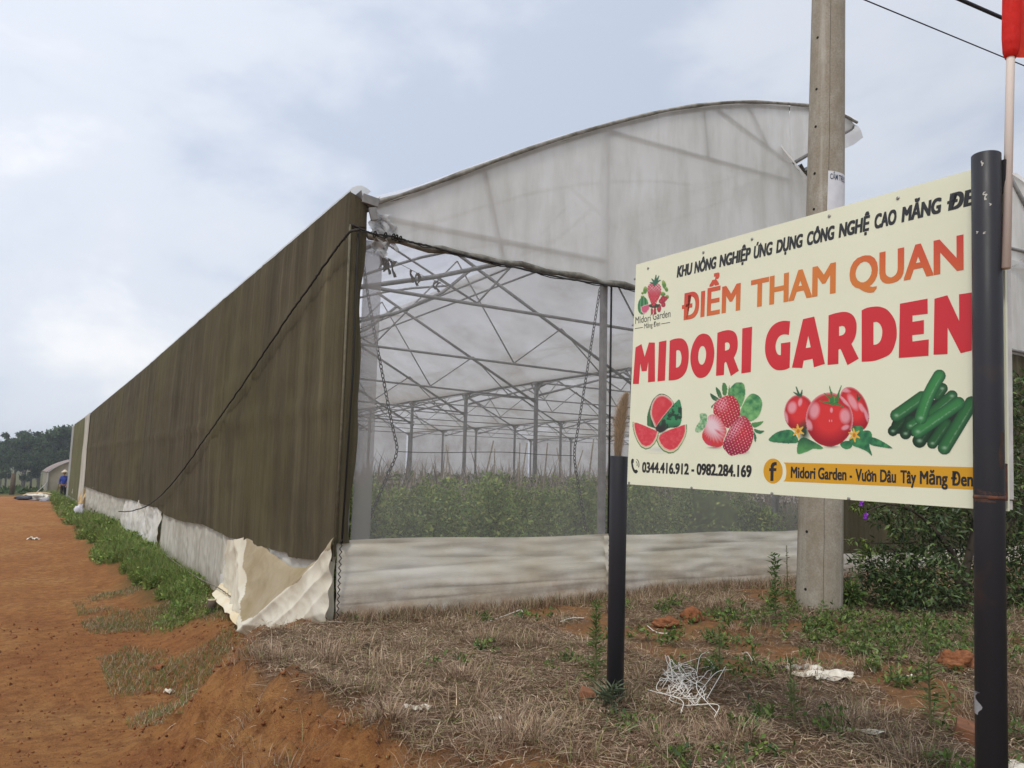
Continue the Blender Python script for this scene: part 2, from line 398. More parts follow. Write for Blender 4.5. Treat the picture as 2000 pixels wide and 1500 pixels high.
def shade_net(name, c1, c2, green):
    m = mat(name, c1, .9, 0, .1)
    f = noise_node(m, 1.0, 6, .6, (9, 6, .16)); g = noise_node(m, .35, 3, .5); h = noise_node(m, 260, 2, .5, (1, 1, .5)); k = noise_node(m, 1.0, 6, .65, (30, 20, .5))
    c = ramp(m, f, [(.30, c2), (.55, c1), (.75, tuple(v * 1.9 for v in c1))])
    c = mixc(m, ramp(m, g, [(.40, (0, 0, 0)), (.65, (.75,) * 3)]), c, green)
    c = mixc(m, ramp(m, noise_node(m, .9, 5, .65, (1, 1, .8)), [(.45, (0, 0, 0)), (.7, (.6,) * 3)]), c, tuple(v * .62 for v in c2))
    c = mixc(m, ramp(m, k, [(.45, (0, 0, 0)), (.75, (.5,) * 3)]), c, tuple(v * .6 for v in c2))
    c = mixc(m, ramp(m, h, [(.4, (0, 0, 0)), (.7, (.4,) * 3)]), c, tuple(v * 1.6 for v in c1))
    setc(m, c); setn(m, bump(m, noise_node(m, 1.0, 6, .65, (4, 3, .45)), .7, .06)); return m
shade = shade_net('brown_shade_net', (.094, .079, .049), (.050, .041, .026), (.108, .098, .046))
shade_green = shade_net('green_shade_net', (.15, .145, .075), (.10, .095, .05), (.12, .13, .06))
rope_m = noisy('black_rope', (.018, .017, .016), (.04, .036, .032), 60, .8, bumps=.5, bdist=.004)
dark_strap = mat('dark_strap', (.02, .019, .018), .8)

gutter_m = noisy('dull_gutter_steel', (.19, .185, .17), (.13, .125, .115), 6, .7)
GH = empty('greenhouse', (0, 0, 0))
tag(GH, 'long film greenhouse with brown shade net side wall and arched translucent front gable', 'greenhouse')
SPAN, NSPAN, YE = 9.5, 4, 40.0
FRAMES = [.04, 3, 7, 11, 15, 19, 23, 27, 31, 35, 39.8]
def zt(y): return float(np.interp(y, [0, .17, 5.75, 14, 29, 40], [3.866, 3.864, 3.768, 3.58, 3.36, 3.32]))
def dip(y, k, x=0.0): return (zt(y) - 3.866) * max(0, 1 - x / 9.5) if k == 0 else 0.0
ARC = [(.10, 3.76), (.6, 4.02), (1.36, 4.46), (2.2, 4.93), (3.0, 5.34), (3.9, 5.76), (4.78, 6.10), (5.5, 6.32), (6.64, 6.59), (7.2, 6.66), (7.7, 6.63)]
LOW = [(6.0, 5.83), (6.23, 5.68), (6.56, 5.48), (7.2, 5.12), (8.0, 4.68), (8.7, 4.26), (9.38, 3.82)]
def arc_z(x): return float(np.interp(x, [p[0] for p in ARC], [p[1] for p in ARC]))
def low_z(x): return float(np.interp(x, [p[0] for p in LOW], [p[1] for p in LOW]))

# roof films, one pair per span
for k in range(NSPAN):
    x0 = k * SPAN
    mb = MB(); ny_ = 44
    mb.sheet(lambda u, v: (x0 + (.02 if k == 0 and v == 0 else ARC[round(v * (len(ARC) - 1))][0]), -.07 + u * (YE + .1) + .015 * math.sin(v * 40 + k),
                           ARC[round(v * (len(ARC) - 1))][1] + .035 + dip(u * YE, k, ARC[round(v * (len(ARC) - 1))][0]) + .012 * math.sin(u * 130 + v * 9)), ny_, len(ARC) - 1)
    mb.build('roof_film', film_roof, GH, True)
    mb = MB()
    mb.sheet(lambda u, v: (x0 + LOW[round(v * (len(LOW) - 1))][0], -.03 + u * (YE + .06), LOW[round(v * (len(LOW) - 1))][1] + .03 + dip(u * YE, k, LOW[round(v * (len(LOW) - 1))][0]) + .012 * math.sin(u * 120 + v * 7)), ny_, len(LOW) - 1)
    mb.build('roof_film', film_dirty, GH, True)
# frames: one truss mesh, copied
tm = MB()
tm.tube([(x, 0, z - .03) for x, z in ARC], .03, 6)
tm.tube([(9.42, 0, 3.72), (4.55, 0, 6.02)], .034, 6)
tm.tube([(.06, 0, 3.84), (9.44, 0, 3.84)], .026, 6)
tm.tube([(.08, 0, 3.5), (1.2, 0, 3.82), (2.3, 0, 4.14), (3.46, 0, 4.55), (4.4, 0, 5.1), (5.1, 0, 5.75)], .036, 6)
for a, b in (((4.7, 5.8), (6.15, 3.86)), ((6.15, 3.86), (7.35, 4.76)), ((7.35, 4.76), (8.5, 3.86)), ((4.7, 5.8), (3.0, 3.86)), ((3.0, 3.86), (1.5, 4.5)), ((2.3, 4.14), (3.0, 3.86))):
    tm.tube([(a[0], 0, a[1]), (b[0], 0, b[1])], .016, 5)
truss_me = tm.mesh(True)
for k in range(NSPAN):
    for y in FRAMES[1:]:
        o = link('truss', truss_me, steel, GH); a_ = dip(y, k) / 9.5; o.rotation_euler = (0, -a_, 0); o.location = (k * SPAN, y, dip(y, k) - (.02 if k == 0 else 0))
pm = MB(); pm.box((0, 0, 1.81), (.085, .085, 4.0)); pm.box((0, 0, 3.80), (.17, .16, .05)); 
for s in (-1, 1): pm.tube([(0, s * .03, 3.55), (0, s * .26, 3.82)], .024, 5)
post_me = pm.mesh()
post_xy = [(k * SPAN, y) for k in range(NSPAN + 1) for y in FRAMES[1:]] + [(k * SPAN, .06) for k in range(1, 3)]
for x, y in post_xy:
    o = link('post', post_me, steel, GH); o.location = (x - (.02 if x else -.06), y, 0 if x else dip(y, 0))
for x, z in ((.06, .0), (3.0, 0.)):
    MB().box((x, .05, 2.1 if x > 1 else 1.7), (.065, .065, 6.4 if x > 1 else 4.2)).build('post', steel, GH, bevel=.004)
for k in range(NSPAN + 1):                           # gutters along the valleys, with a beam below
    g = MB(); x = k * SPAN
    if k == 0:
        g.sheet(lambda u, v: (.01 + [0, .03, .15, .19][round(v * 3)], -.1 + u * (YE + .2), [3.88, 3.77, 3.77, 3.86][round(v * 3)] + dip(u * YE, 0)), 12, 3)
    else:
        g.box((x, YE / 2, 3.90), (.15, YE, .14))
    g.build('gutter', steel if k == 0 else gutter_m, GH)
for k in range(NSPAN):
    for x, z in ((6.1, 5.74), (7.68, 6.58), (6.1, 5.43)):
        MB().tube([(k * SPAN + x, YE * t, z + dip(YE * t, k, x)) for t in np.linspace(0, 1, 9)], .022, 6).build('purlin', steel, GH, True)
# first gable: braces behind the film
gb = MB()
gb.tube([(x, .02, z - .02) for x, z in ARC], .03, 6); gb.tube([(x, .05, z - .02) for x, z in LOW], .03, 6)
for a, b in (((1.36, 4.46), (1.62, 3.55)), ((3.0, 5.28), (6.25, 5.42)), ((4.72, 6.07), (6.4, 5.6)), ((5.38, 6.25), (5.75, 5.8)), ((4.55, 6.0), (4.62, 5.35)), ((.3, 3.7), (3.0, 3.74)), ((6.2, 5.6), (6.2, 3.5)), ((6.25, 5.66), (7.66, 6.56))):
    gb.tube([(a[0], .025, a[1]), (b[0], .025, b[1])], .03, 6)
gb.tube([(.05, .05, 3.52), (9.45, .05, 3.52)], .03, 6)
gb.build('gable_brace', steel, GH, True)
mb = MB(); ap = spline([(x, -.045, z + .012) for x, z in ARC], 6); mb.tube(ap, [.022 + .010 * mnoise.noise((i * .35, 0, 0)) for i in range(len(ap))], 7); mb.build('film_hem', noisy('dirty_film_hem', (.40, .385, .34), (.17, .16, .13), 7, .8), GH, True)
# gable film
def gfilm(x, bot, top, u):
    z = bot + (top - bot) * u
    return z
mb = MB(); X1 = np.concatenate([np.linspace(.17, 6.2, 50), np.linspace(6.25, 9.4, 22)])
def gable_pt(u, v):
    x = X1[round(u * (len(X1) - 1))]; top = arc_z(x) + .02 if x < 6.22 else low_z(x) + .01
    bot = 3.47 + .015 * math.sin(x * 5)
    z = bot + (top - bot) * v
    return (x + (.03 * math.sin(z * 9) if u == 0 else 0), -.015 + .012 * mnoise.noise((x * 1.2, z * .5, 3)) + .008 * mnoise.noise((x * 4, z * 3, 1)), z)
mb.sheet(gable_pt, len(X1) - 1, 16)
X2 = np.linspace(6.2, 7.62, 12)
mb.sheet(lambda u, v: (X2[round(u * 11)], -.015 + .02 * math.sin(u * 9 + v * 4), (5.66 + (X2[round(u * 11)] - 6.2) * .62) * (1 - v) + (arc_z(X2[round(u * 11)]) + .02) * v), 11, 5)
mb.build('gable_film', film_gable, GH, True)
# loose flap at the tip of the arch and in the open vent
mb = MB(); mb.sheet(lambda u, v: (7.55 + .3 * u + .04 * math.sin(v * 7), -.04 + 1.4 * v, 6.66 - .22 * u * u - .04 * math.sin(u * 6 + v * 9)), 6, 8)
mb.build('vent_flap', film_dirty, GH, True)
mb = MB(); mb.sheet(lambda u, v: (6.25 + 1.2 * u, .02 + 1.1 * v, 5.66 + .05 * math.sin(u * 40) - .06 * v + .14 * u), 30, 6)
mb.build('vent_flap', noisy('grey_rolled_film', (.30, .29, .28), (.16, .155, .15), 6, .6), GH, True)
# bottom roll of the gable film
mb = MB(); pts = [(.12 + 9.3 * i / 60, -.045 + .006 * math.sin(i * 2.1), 3.475 + .012 * math.sin(i * 1.3) + .006 * math.sin(i * 4.1)) for i in range(61)]
mb.tube(pts, [.034 + .008 * math.sin(i * 1.7) for i in range(61)], 8); mb.build('film_roll', sheeting('rolled_film', (.30, .29, .25), .0, .1, (.08, .075, .06), (1, 1, 1), 9, (1, 1, 1), .6, .9), GH, True)
# ragged film ends at the corner
mb = MB()
for i in range(9):
    a = on_y(722 + rng.random() * 40, 408 + i * 8 + rng.random() * 10, -.04); w = .10 + .12 * rng.random(); h_ = .10 + .14 * rng.random(); p0 = rng.random() * 6
    mb.sheet(lambda u, v: (a[0] + w * (u - .4) + .02 * math.sin(v * 8 + p0), a[1] - .03 * math.sin(u * 6 + p0) - .02 * math.sin(v * 9), a[2] - h_ * v * (.7 + .3 * math.sin(u * 5 + p0))), 6, 6)
mb.build('torn_film', lip_film, GH, True)
mb = MB()
def lipfn(u, v):
    y = -.1 + u * (YE + .1)
    return (-.075 + .18 * v, y, zt(y) + .02 + .035 * math.sin(v * PI) + .008 * mnoise.noise((y * 2, v, 1)))
mb.sheet(lipfn, 160, 4); mb.build('eave_film', lip_film, GH, True)
# second span seen beyond the post of the sign: its own taller gable
P2 = [(9.5, 3.77), (10.0, 4.85), (10.6, 5.72), (11.2, 6.38), (11.8, 6.78), (12.4, 6.93), (13.2, 6.84), (14.2, 6.45), (15.5, 5.75), (17, 4.9), (19, 3.8)]
p2z = lambda x: float(np.interp(x, [p[0] for p in P2], [p[1] for p in P2]))
mb = MB(); mb.sheet(lambda u, v: (9.55 + 9.4 * u, -.02 + .01 * math.sin(u * 40), 3.6 + (p2z(9.55 + 9.4 * u) - 3.6) * v), 50, 14); mb.build('gable_film', film_gable, GH, True)
mb = MB(); mb.tube([(x, .05, z) for x, z in P2], .035, 6); mb.tube([(10.3, -.05, 5.25), (12.1, -.05, 5.5), (15.6, -.05, 5.68)], .03, 6); mb.tube([(12.15, -.04, 6.9), (13.7, -.05, 5.6)], .04, 6); mb.tube([(9.5, -.06, 3.66), (19, -.06, 3.66)], .03, 6)
mb.tube([(12.6, .05, 3.6), (12.6, .05, 6.8)], .03, 6)
mb.build('gable_brace', steel, GH, True)
mb = MB(); mb.sheet(lambda u, v: (P2[round(v * (len(P2) - 1))][0], -.06 + 7.1 * u, P2[round(v * (len(P2) - 1))][1] + .03), 8, len(P2) - 1); mb.build('roof_film', film_dirty, GH, True)
mb = MB(); mb.sheet(lambda u, v: (11.6 + 1.6 * u, -.07 + .03 * math.sin(u * 8), 5.05 + .25 * u + (.13 + .04 * math.sin(u * 7)) * v), 12, 3); mb.build('film_roll', lip_film, GH, True)

# nets of the front
def panel(x0, x1, z0, z1, mt, y=.0, nu=16, nv=18, bulge=.03, nm='insect_net', zf=None):
    mb = MB()
    def fn(u, v):
        x = x0 + (x1 - x0) * u; zb = z0 if zf is None else zf(x)
        z = zb + (z1 - zb) * v
        return (x, y - bulge * math.sin(PI * u) * math.sin(PI * v) + .012 * mnoise.noise((x * 2.5, z * 1.1, 7)), z)
    mb.sheet(fn, nu, nv); return mb.build(nm, mt, GH, True)
panel(.1, 3.0, .60, 3.5, net_front); panel(3.0, 6.45, .60, 3.5, net_front)
panel(.12, .30, .62, 3.46, net_band, .035, 5, 20, .0)
panel(6.45, 9.5, .30, 3.52, shade, -.015, 30, 12, .02, 'shade_curtain'); panel(9.5, 19, .30, 3.64, shade, -.015, 60, 12, .02, 'shade_curtain')
# far end and far side walls
for k in range(NSPAN):
    mb = MB()
    def ef(u, v):
        x = .1 + 9.3 * u; t = (arc_z(x) if x < 7.2 else low_z(x)) + dip(YE, k, x) - .05; return (k * SPAN + x, YE + .01 * math.sin(x * 3), -.3 + (t + .3) * v)
    mb.sheet(ef, 40, 8); mb.build('end_film', film_dirty, GH, True)
mb = MB(); mb.sheet(lambda u, v: (SPAN * NSPAN + .05, YE * u, -.2 + 4.2 * v), 30, 6); mb.build('end_film', film_dirty, GH, True)
# plastic skirts of the front
def zground(x): return hz(x, -.05)
def skirt(x0, x1, top, mt, y, seed, nu=120, nv=90):
    mb = MB()
    def fn(u, v):
        x = x0 + (x1 - x0) * u; t = top(x)
        z = -.12 + (t + .12) * v; e = min(u, 1 - u)
        w = .034 * mnoise.noise((x * .7 + seed, z * 2.6 + .35 * math.sin(x * 1.1), seed)) + .014 * mnoise.noise((x * 2.3 + z * 1.5, z * 13, seed + 3))
        for q in range(7):
            cz_ = .08 + .09 * q + .05 * math.sin(q * 2.3 + seed) + .05 * (x - x0) * math.sin(q * 1.7 + seed * 2) * .6; w += .007 * (1 if math.sin(q * 4 + seed) > 0 else -.7) * math.exp(-abs(z - cz_) / (.012 if z > cz_ else .045)) * (.35 + .65 * max(0, math.sin((x - x0) * (.7 + .25 * q) + q * 2 + seed)))
        w += .007 * math.exp(-e * 40) * math.sin(z * 42 + seed) + .05 * (1 - v) ** 2 * mnoise.noise((x * 1.2, 2, seed))
        return (x, y - .03 + w - .05 * (1 - v), z)
    mb.sheet(fn, nu, nv); return mb.build('plastic_skirt', mt, GH, True)
skirt(-.03, 3.03, lambda x: .685 + .012 * math.sin(x * 2.2), skirt_white, -.012, 1.3)
skirt(2.97, 6.4, lambda x: .675 + .008 * math.sin(x * 3), skirt_white, -.018, 4.1)
skirt(6.42, 9.5, lambda x: .36 - .02 * (x - 6.4), skirt_white, -.03, 7.7); skirt(9.5, 19, lambda x: .33, skirt_white, -.03, 9.7)
# stitching down the two posts
for x, z0, z1 in ((-.02, .0, .70), (2.995, .02, .70)):
    mb = MB()
    pts = []; n = 26
    for i in range(n + 1): pts.append((x + .012 * (-1) ** i, -.10 - .006 * (i % 2), z0 + (z1 - z0) * i / n))
    mb.tube(pts, .006, 4); mb.build('lacing', dark_strap, GH, True)
mb = MB(); mb.tube([(3.045, -.02, .6), (3.045, -.03, 3.46)], .012, 5); mb.build('strap', dark_strap, GH, True)
mb = MB(); mb.tube([(.0, -.07, .66), (.025, -.07, 2.2), (.01, -.07, 3.5)], .009, 5)
mb.build('strap', dark_strap, GH, True)

# long side: shade curtain with its ragged lower edge
low_px = [(646, 1094), (620, 1093), (591, 1092), (566, 1087), (563, 1080), (540, 1075), (514, 1068), (476, 1057), (448, 1050), (420, 1036), (395, 1024), (372, 1021), (345, 1015), (320, 1005), (308, 991), (290, 988), (276, 984), (258, 976), (241, 974), (225, 971), (210, 965), (195, 961), (183, 956)]
lowY = [-.02]; lowZ = [.50]
for p in low_px:
    q = on_x(p[0], p[1], -.06); lowY.append(q[1]); lowZ.append(q[2])
lowY.append(31); lowZ.append(lowZ[-1])
ysc = np.concatenate([np.linspace(-.03, 6, 150), np.linspace(6.05, 29.3, 220)])
def cur(u, v):
    y = ysc[round(u * (len(ysc) - 1))]; t = zt(y) + .01; b = float(np.interp(y, lowY, lowZ)) + (.012 * mnoise.noise((y * 22, 1, 1)))
    z = b + (t - b) * v
    wr = .035 * mnoise.noise((y * 2.2, z * .22, 5)) + .018 * mnoise.noise((y * 7, z * .35, 8)) + .008 * mnoise.noise((y * 17, z * .8, 2))
    sag = .012 * mnoise.noise((y * .8 + z * 3.5, z * 4, 9))
    wr -= sum(.035 * math.exp(-((y - yf) / .07) ** 2) for yf in (3, 7, 11, 15, 19, 23, 27)) + .02 * math.exp(-((z - 1.9) / .05) ** 2)
    k = min(1, (y + .03) / .25)
    return (-.065 + (wr + sag) * (1 - .75 * v ** 6) * (.3 + .7 * k) - .03 * math.sin(PI * v) * k, y, z)
mb = MB(); mb.sheet(cur, len(ysc) - 1, 36); mb.build('shade_curtain', shade, GH, True)
# green band where the curtain turns the corner
mb = MB()
def turn(u, v):
    z = .66 + (3.80 - .66) * v; w = .135 + .03 * math.sin(z * 5) * math.sin(z * 1.7) + .02 * mnoise.noise((z * 2, 0, 0))
    return (-.07 + (w + .03) * u, -.035 - .02 * math.sin(u * PI) - .012 * mnoise.noise((u * 3, z * .7, 4)), z)
mb.sheet(turn, 8, 60); mb.build('curtain_turn', shade, GH, True)
mb = MB(); mb.tube([(-.055, -.055, .55), (-.05, -.05, 2.0), (-.06, -.045, 3.55)], .012, 6); mb.build('corner_seam', noisy('pale_net_hem', (.17, .15, .10), (.11, .1, .065), 20, .8), GH, True)
mb = MB()
def cap_(u, v): return (-.075 + .17 * u, -.045 - .03 * math.sin(u * 3), 3.86 - .10 * u - (.33 - .12 * u) * v)
mb.sheet(cap_, 8, 8); mb.build('curtain_turn', shade, GH, True)
mb = MB(); mb.box((.105, -.10, 3.80), (.16, .02, .085), Matrix.Rotation(.12, 3, 'Y')); mb.box((.14, -.09, 3.68), (.07, .03, .12), Matrix.Rotation(-.3, 3, 'Y')); mb.build('gutter_end', steel, GH, bevel=.004)
# far end of the side: pale strip and greener curtain
def far_strip(y0, y1, z0, mt, nm, off=-.07, seed=0):
    mb = MB(); mb.sheet(lambda u, v: (off + .05 * mnoise.noise(((y0 + (y1 - y0) * u) * 2, v * 2, seed)), y0 + (y1 - y0) * u, z0 + (zt(y0 + (y1 - y0) * u) - z0) * v), 24, 16)
    return mb.build(nm, mt, GH, True)
far_strip(29.0, 31.6, -.25, skirt_grey, 'plastic_strip', -.10, 3); far_strip(31.4, 39.9, -.3, shade_green, 'shade_curtain', -.06, 4)
MB().box((-.05, YE, 1.25), (.16, .1, 4.0)).build('end_edge', lip_film, GH)

# skirts of the long side
def side_skirt(y0, y1, mt, seed, top=None, bulge=0.0, nu=130, nv=34, fold=1.0, zb=-.62):
    mb = MB()
    def fn(u, v):
        y = y0 + (y1 - y0) * u; t = float(np.interp(y, lowY, lowZ)) + .10 if top is None else top(y)
        z = zb + (t - zb) * v
        w = fold * (.05 * mnoise.noise((y * 1.7 + z * .8, z * 1.2, seed)) + .06 * abs(mnoise.noise((y * 2.6 - z * 2.5, z * 2.2, seed + 2))) + .03 * abs(mnoise.noise((y * 6.2 + z * 4.5, z * 5.2 - y * 2, seed + 4))) + .012 * mnoise.noise((y * 14, z * 9, seed)))
        return (-.03 - bulge * math.sin(PI * (1 - v) * .8) + w - .02 * (1 - v), y, z)
    mb.sheet(fn, nu, nv); return mb.build('plastic_skirt', mt, GH, True)
side_skirt(4.0, 9.7, skirt_grey, 2.2, fold=.5); side_skirt(9.6, 15.6, white_crease, 5.1, fold=1.3, bulge=.06, nu=150); side_skirt(15.5, 29.4, skirt_grey, 8.3, fold=1.2, zb=-.85); side_skirt(31, 39.8, skirt_grey, 3.1, top=lambda y: .1, zb=-.95)
tag(side_skirt(28.6, 31.5, yellow_plastic, 6.4, top=lambda y: .36 - .08 * (y - 28.6) + .08 * math.sin(y * 3), bulge=.14, fold=2.2, nu=40, zb=-.85), 'yellowed torn plastic skirt')
# loose cream canvas sagging at the corner
side_skirt(-.02, 4.4, white_crease, 9.1, top=lambda y: .72 - .05 * min(y, 1) if y < 1.5 else .62, fold=.5, nu=40, zb=-.5)
def seg_d(p, a, b):
    ax_, ay_ = b[0] - a[0], b[1] - a[1]; t = max(0, min(1, ((p[0] - a[0]) * ax_ + (p[1] - a[1]) * ay_) / (ax_ * ax_ + ay_ * ay_))); return math.hypot(p[0] - a[0] - t * ax_, p[1] - a[1] - t * ay_), t
CF = [((3.3, .42), (1.55, -.34), .13, .10), ((3.3, .42), (2.2, -.48), .06, .06), ((3.3, .42), (2.75, -.5), .05, .05), ((-.05, .62), (1.6, -.36), .13, .10), ((-.05, .42), (1.0, -.30), .06, .05), ((-.05, .25), (.4, -.18), .04, .04), ((1.3, -.36), (2.6, -.5), .06, .05), ((3.75, .4), (3.6, -.5), .05, .05)]
def canvas_fn(u, v):
    y = -.10 + 4.15 * u ** 1.1
    top = float(np.interp(u, [0, .03, .10, .22, .34, .5, .62, .78, .86, 1], [.72, .68, .50, .37, .33, .38, .45, .47, .40, .36]))
    bot = float(np.interp(u, [0, .12, .3, .5, .7, 1], [-.05, -.14, -.34, -.42, -.44, -.44])) - .04
    z = bot + (top - bot) * v; h = v
    bag = .30 * math.sin(PI * min(1, .04 + u * 1.1)) ** .7 * (1 - h) ** .75 * min(1, .35 + h * 3)
    w = 0
    for a, b, amp, wd_ in CF:
        d, t = seg_d((y, z), a, b); w += amp * math.exp(-d / wd_) * (.5 + .5 * t)
    f2 = abs(mnoise.noise((y * 2.6 + z * 2.2, z * 2.8 - y * .8, 4))); f3 = abs(mnoise.noise((y * 6 - z * 5, z * 6 + y * 2, 9)))
    return (-.07 - bag - w * .8 + .035 * f2 + .012 * f3 - .012 * math.exp(-u * 30) * math.sin(z * 30), y, z)
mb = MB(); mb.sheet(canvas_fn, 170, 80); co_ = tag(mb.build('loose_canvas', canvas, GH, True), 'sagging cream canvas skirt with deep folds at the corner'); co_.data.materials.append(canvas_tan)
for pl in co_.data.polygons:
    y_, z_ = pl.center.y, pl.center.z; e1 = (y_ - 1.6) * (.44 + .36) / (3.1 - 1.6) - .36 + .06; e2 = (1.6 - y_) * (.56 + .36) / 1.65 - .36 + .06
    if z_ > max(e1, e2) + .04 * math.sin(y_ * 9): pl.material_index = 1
# its outer strip lying on the slope
fl = [on_z(412, 1190, -.50), on_z(470, 1236, -.36), on_z(522, 1217, -.28), on_z(447, 1160, -.42)]
def flap(u, v):
    a = fl[0] * (1 - u) + fl[1] * u; b = fl[3] * (1 - u) + fl[2] * u; p = a * (1 - v) + b * v
    z = max(p[2], hz(p[0], p[1]) + .13) + .03 * mnoise.noise((u * 5, v * 3, 2)) + .03 * math.sin(v * PI)
    e = .05 * mnoise.noise((u * 6, 3, 1)) * (1 - v)
    return (p[0] + e, p[1] + e, z)
mb = MB(); mb.sheet(flap, 24, 12); mb.build('loose_canvas', sheeting('stained_canvas', (.88, .82, .66), 0, .2, (.72, .50, .20), (1, 1, 1), 2.6, (1, 1, 1), .25, .6), GH, True)
# dark cord along the foot
mb = MB(); pts = []
for p in [(325, 1085), (360, 1112), (395, 1133), (430, 1150), (460, 1172), (490, 1195), (525, 1222)]:
    q = on_x(p[0], p[1], -.16); pts.append(tuple(q))
fine = [tuple(np.array(pts[int(t)]) * (1 - t % 1) + np.array(pts[min(int(t) + 1, len(pts) - 1)]) * (t % 1) + np.array((.004 * math.sin(t * 40), 0, .004 * math.cos(t * 40)))) for t in np.linspace(0, len(pts) - 1.001, 70)]
mb.tube(fine, .008, 5); mb.build('foot_cord', noisy('pale_cord', (.30, .27, .2), (.06, .05, .04), 40, .8), GH, True)

# ropes and chains, each a thing of its own
mb = MB(); pts = [on_x(x, y, -.15) for x, y in [(700, 449), (684, 453), (660, 482), (610, 552), (560, 622), (500, 712), (440, 800), (400, 856), (360, 914), (320, 962), (290, 986)]]
pts += [on_x(272, 994, -.2), on_x(250, 999, -.25), on_x(232, 999, -.3)]
mb.tube(spline(pts, 16, .003), .0115, 6); tag(mb.build('rope', rope_m, None, True), 'dark rope slanting down across the brown shade net side wall', 'rope')
mb = MB(); pts = [(-.07, -.1, 3.54)] + [on_y(x, y, -.12) for x, y in [(725, 456), (765, 462), (800, 472), (850, 484), (920, 502), (1000, 521), (1100, 543), (1180, 556), (1260, 569), (1400, 588), (1560, 612)]]
s_ = spline(pts, 12, .002); mb.tube(s_, .010, 6); mb.tube([p + np.array((0, .012 * math.sin(i * .5), .014 * math.cos(i * .5) - .008)) for i, p in enumerate(s_)], .006, 5)
for i in (14, 20, 25, 27, 30): mb.tube([s_[i] + np.array((.016 * math.cos(a), .02 * math.cos(a + 1), .024 * math.sin(a))) for a in np.linspace(0, 9, 14)], .007, 5)
tag(mb.build('rope', rope_m, None, True), 'black twisted rope stretched along the foot of the gable film', 'rope')
chain_m = noisy('rusty_chain', (.045, .042, .04), (.025, .022, .02), 40, .5, metal=.5)
def chain(pts, label):
    mb = MB(); s = spline(pts, 40); acc = 0; i = 0; step = .040; pos = [s[0]]
    for a, b in zip(s[:-1], s[1:]):
        dd = np.linalg.norm(b - a); acc += dd
        if acc >= step: pos.append(b); acc = 0
    for k in range(len(pos) - 1):
        d = Vector(pos[k + 1] - pos[k]).normalized(); side = d.cross(Vector((0, 1, 0)) if k % 2 else Vector((1, .3, 0))).normalized(); c = Vector((pos[k] + pos[k + 1]) / 2)
        ring = [c + d * (.028 * math.cos(q)) + side * (.013 * math.sin(q)) for q in np.linspace(0, 2 * PI, 11)]
        mb.tube(ring, .005, 5, False)
    return tag(mb.build('chain', chain_m, None, True), label, 'chain', 'hanging chains behind the insect net')
chain([on_y(x, y, .12) for x, y in [(708, 495), (713, 540), (726, 620), (742, 705), (758, 790), (768, 840), (775, 882), (757, 928), (733, 985), (716, 1030)]], 'chain hanging behind the net close to the brown curtained corner')
chain([on_y(x, y, .12) for x, y in [(1172, 562), (1160, 640), (1145, 735), (1130, 830), (1122, 885), (1127, 930), (1137, 990), (1145, 1040)]], 'chain hanging behind the net beside the tall inner steel post')
mb = MB(); mb.tube(spline([on_y(x, y, .14) for x, y in [(775, 882), (850, 884), (980, 883), (1060, 888), (1122, 890)]], 8), .004, 5); tag(mb.build('wire', dark_strap), 'thin level wire joining the two hanging chains', 'wire')
# withered vine hanging on a cord in the top corner
mb = MB(); s_ = spline([on_y(x, y, .3) for x, y in [(712, 490), (745, 500), (770, 510), (805, 528), (825, 538), (850, 548), (880, 565)]], 10); mb.tube(s_, .003, 4)
for i in range(10, len(s_) - 6, 2):
    if rng.random() < .65:
        p = s_[i]; h_ = .05 + .14 * rng.random() * (1 - i / len(s_) * .5); w = .02 + .03 * rng.random(); q0 = rng.random() * 6
        mb.sheet(lambda u, v: (p[0] + w * (u - .5) * (1 - v * .6) + .02 * math.sin(v * 5 + q0), p[1] + .02 * math.sin(u * 4 + v * 5 + q0), p[2] - h_ * v), 3, 5)
tag(mb.build('withered_vine', noisy('dead_leaf', (.20, .18, .14), (.10, .085, .06), 20, .9)), 'withered vine shreds hanging on a cord under the gable corner', 'dead vine')

# ------------------------------------------------------------------ leaves and blades
def unit(v): return v / np.maximum(np.linalg.norm(v, axis=-1, keepdims=True), 1e-9)
def leaves(Pp, D, Nn, Ln, Wd, C, fold=.25):
    """diamond leaves: base, left, tip, right, folded along the midrib"""
    n = len(Pp); D = unit(D); S = unit(np.cross(D, Nn)); U = np.cross(S, D)
    Ln = np.asarray(Ln)[:, None]; Wd = np.asarray(Wd)[:, None]
    a = Pp; m = Pp + D * Ln * .45 - U * Wd * fold; l = m + S * Wd * .5 + U * Wd * fold * 1.6; r = m - S * Wd * .5 + U * Wd * fold * 1.6; t = Pp + D * Ln - U * Ln * .12
    V = np.stack([a, l, t, r], 1).reshape(-1, 3); b = np.arange(n)[:, None] * 4
    T = np.concatenate([b + np.array([[0, 2, 1]]), b + np.array([[0, 3, 2]])], 0)
    return V, T, np.repeat(C, 4, 0)
def blades(Pp, ang, lean, Ln, Wd, C, curl=.6):
    n = len(Pp); h = np.stack([np.cos(ang), np.sin(ang), np.zeros(n)], 1); s = np.stack([-np.sin(ang), np.cos(ang), np.zeros(n)], 1)
    up = np.array([[0, 0, 1.]]); Ln = Ln[:, None]; Wd = Wd[:, None]; ln = lean[:, None]
    d1 = h * np.sin(ln) + up * np.cos(ln); l2 = ln + curl * (.4 + .6 * rng.random((n, 1))); d2 = h * np.sin(l2) + up * np.cos(l2)
    m = Pp + d1 * Ln * .5; t = m + d2 * Ln * .5
    V = np.stack([Pp - s * Wd * .5, Pp + s * Wd * .5, m + s * Wd * .42, m - s * Wd * .42, t], 1).reshape(-1, 3); b = np.arange(n)[:, None] * 5
    T = np.concatenate([b + np.array([[0, 1, 2]]), b + np.array([[0, 2, 3]]), b + np.array([[3, 2, 4]])], 0)
    return V, T, np.repeat(C, 5, 0)
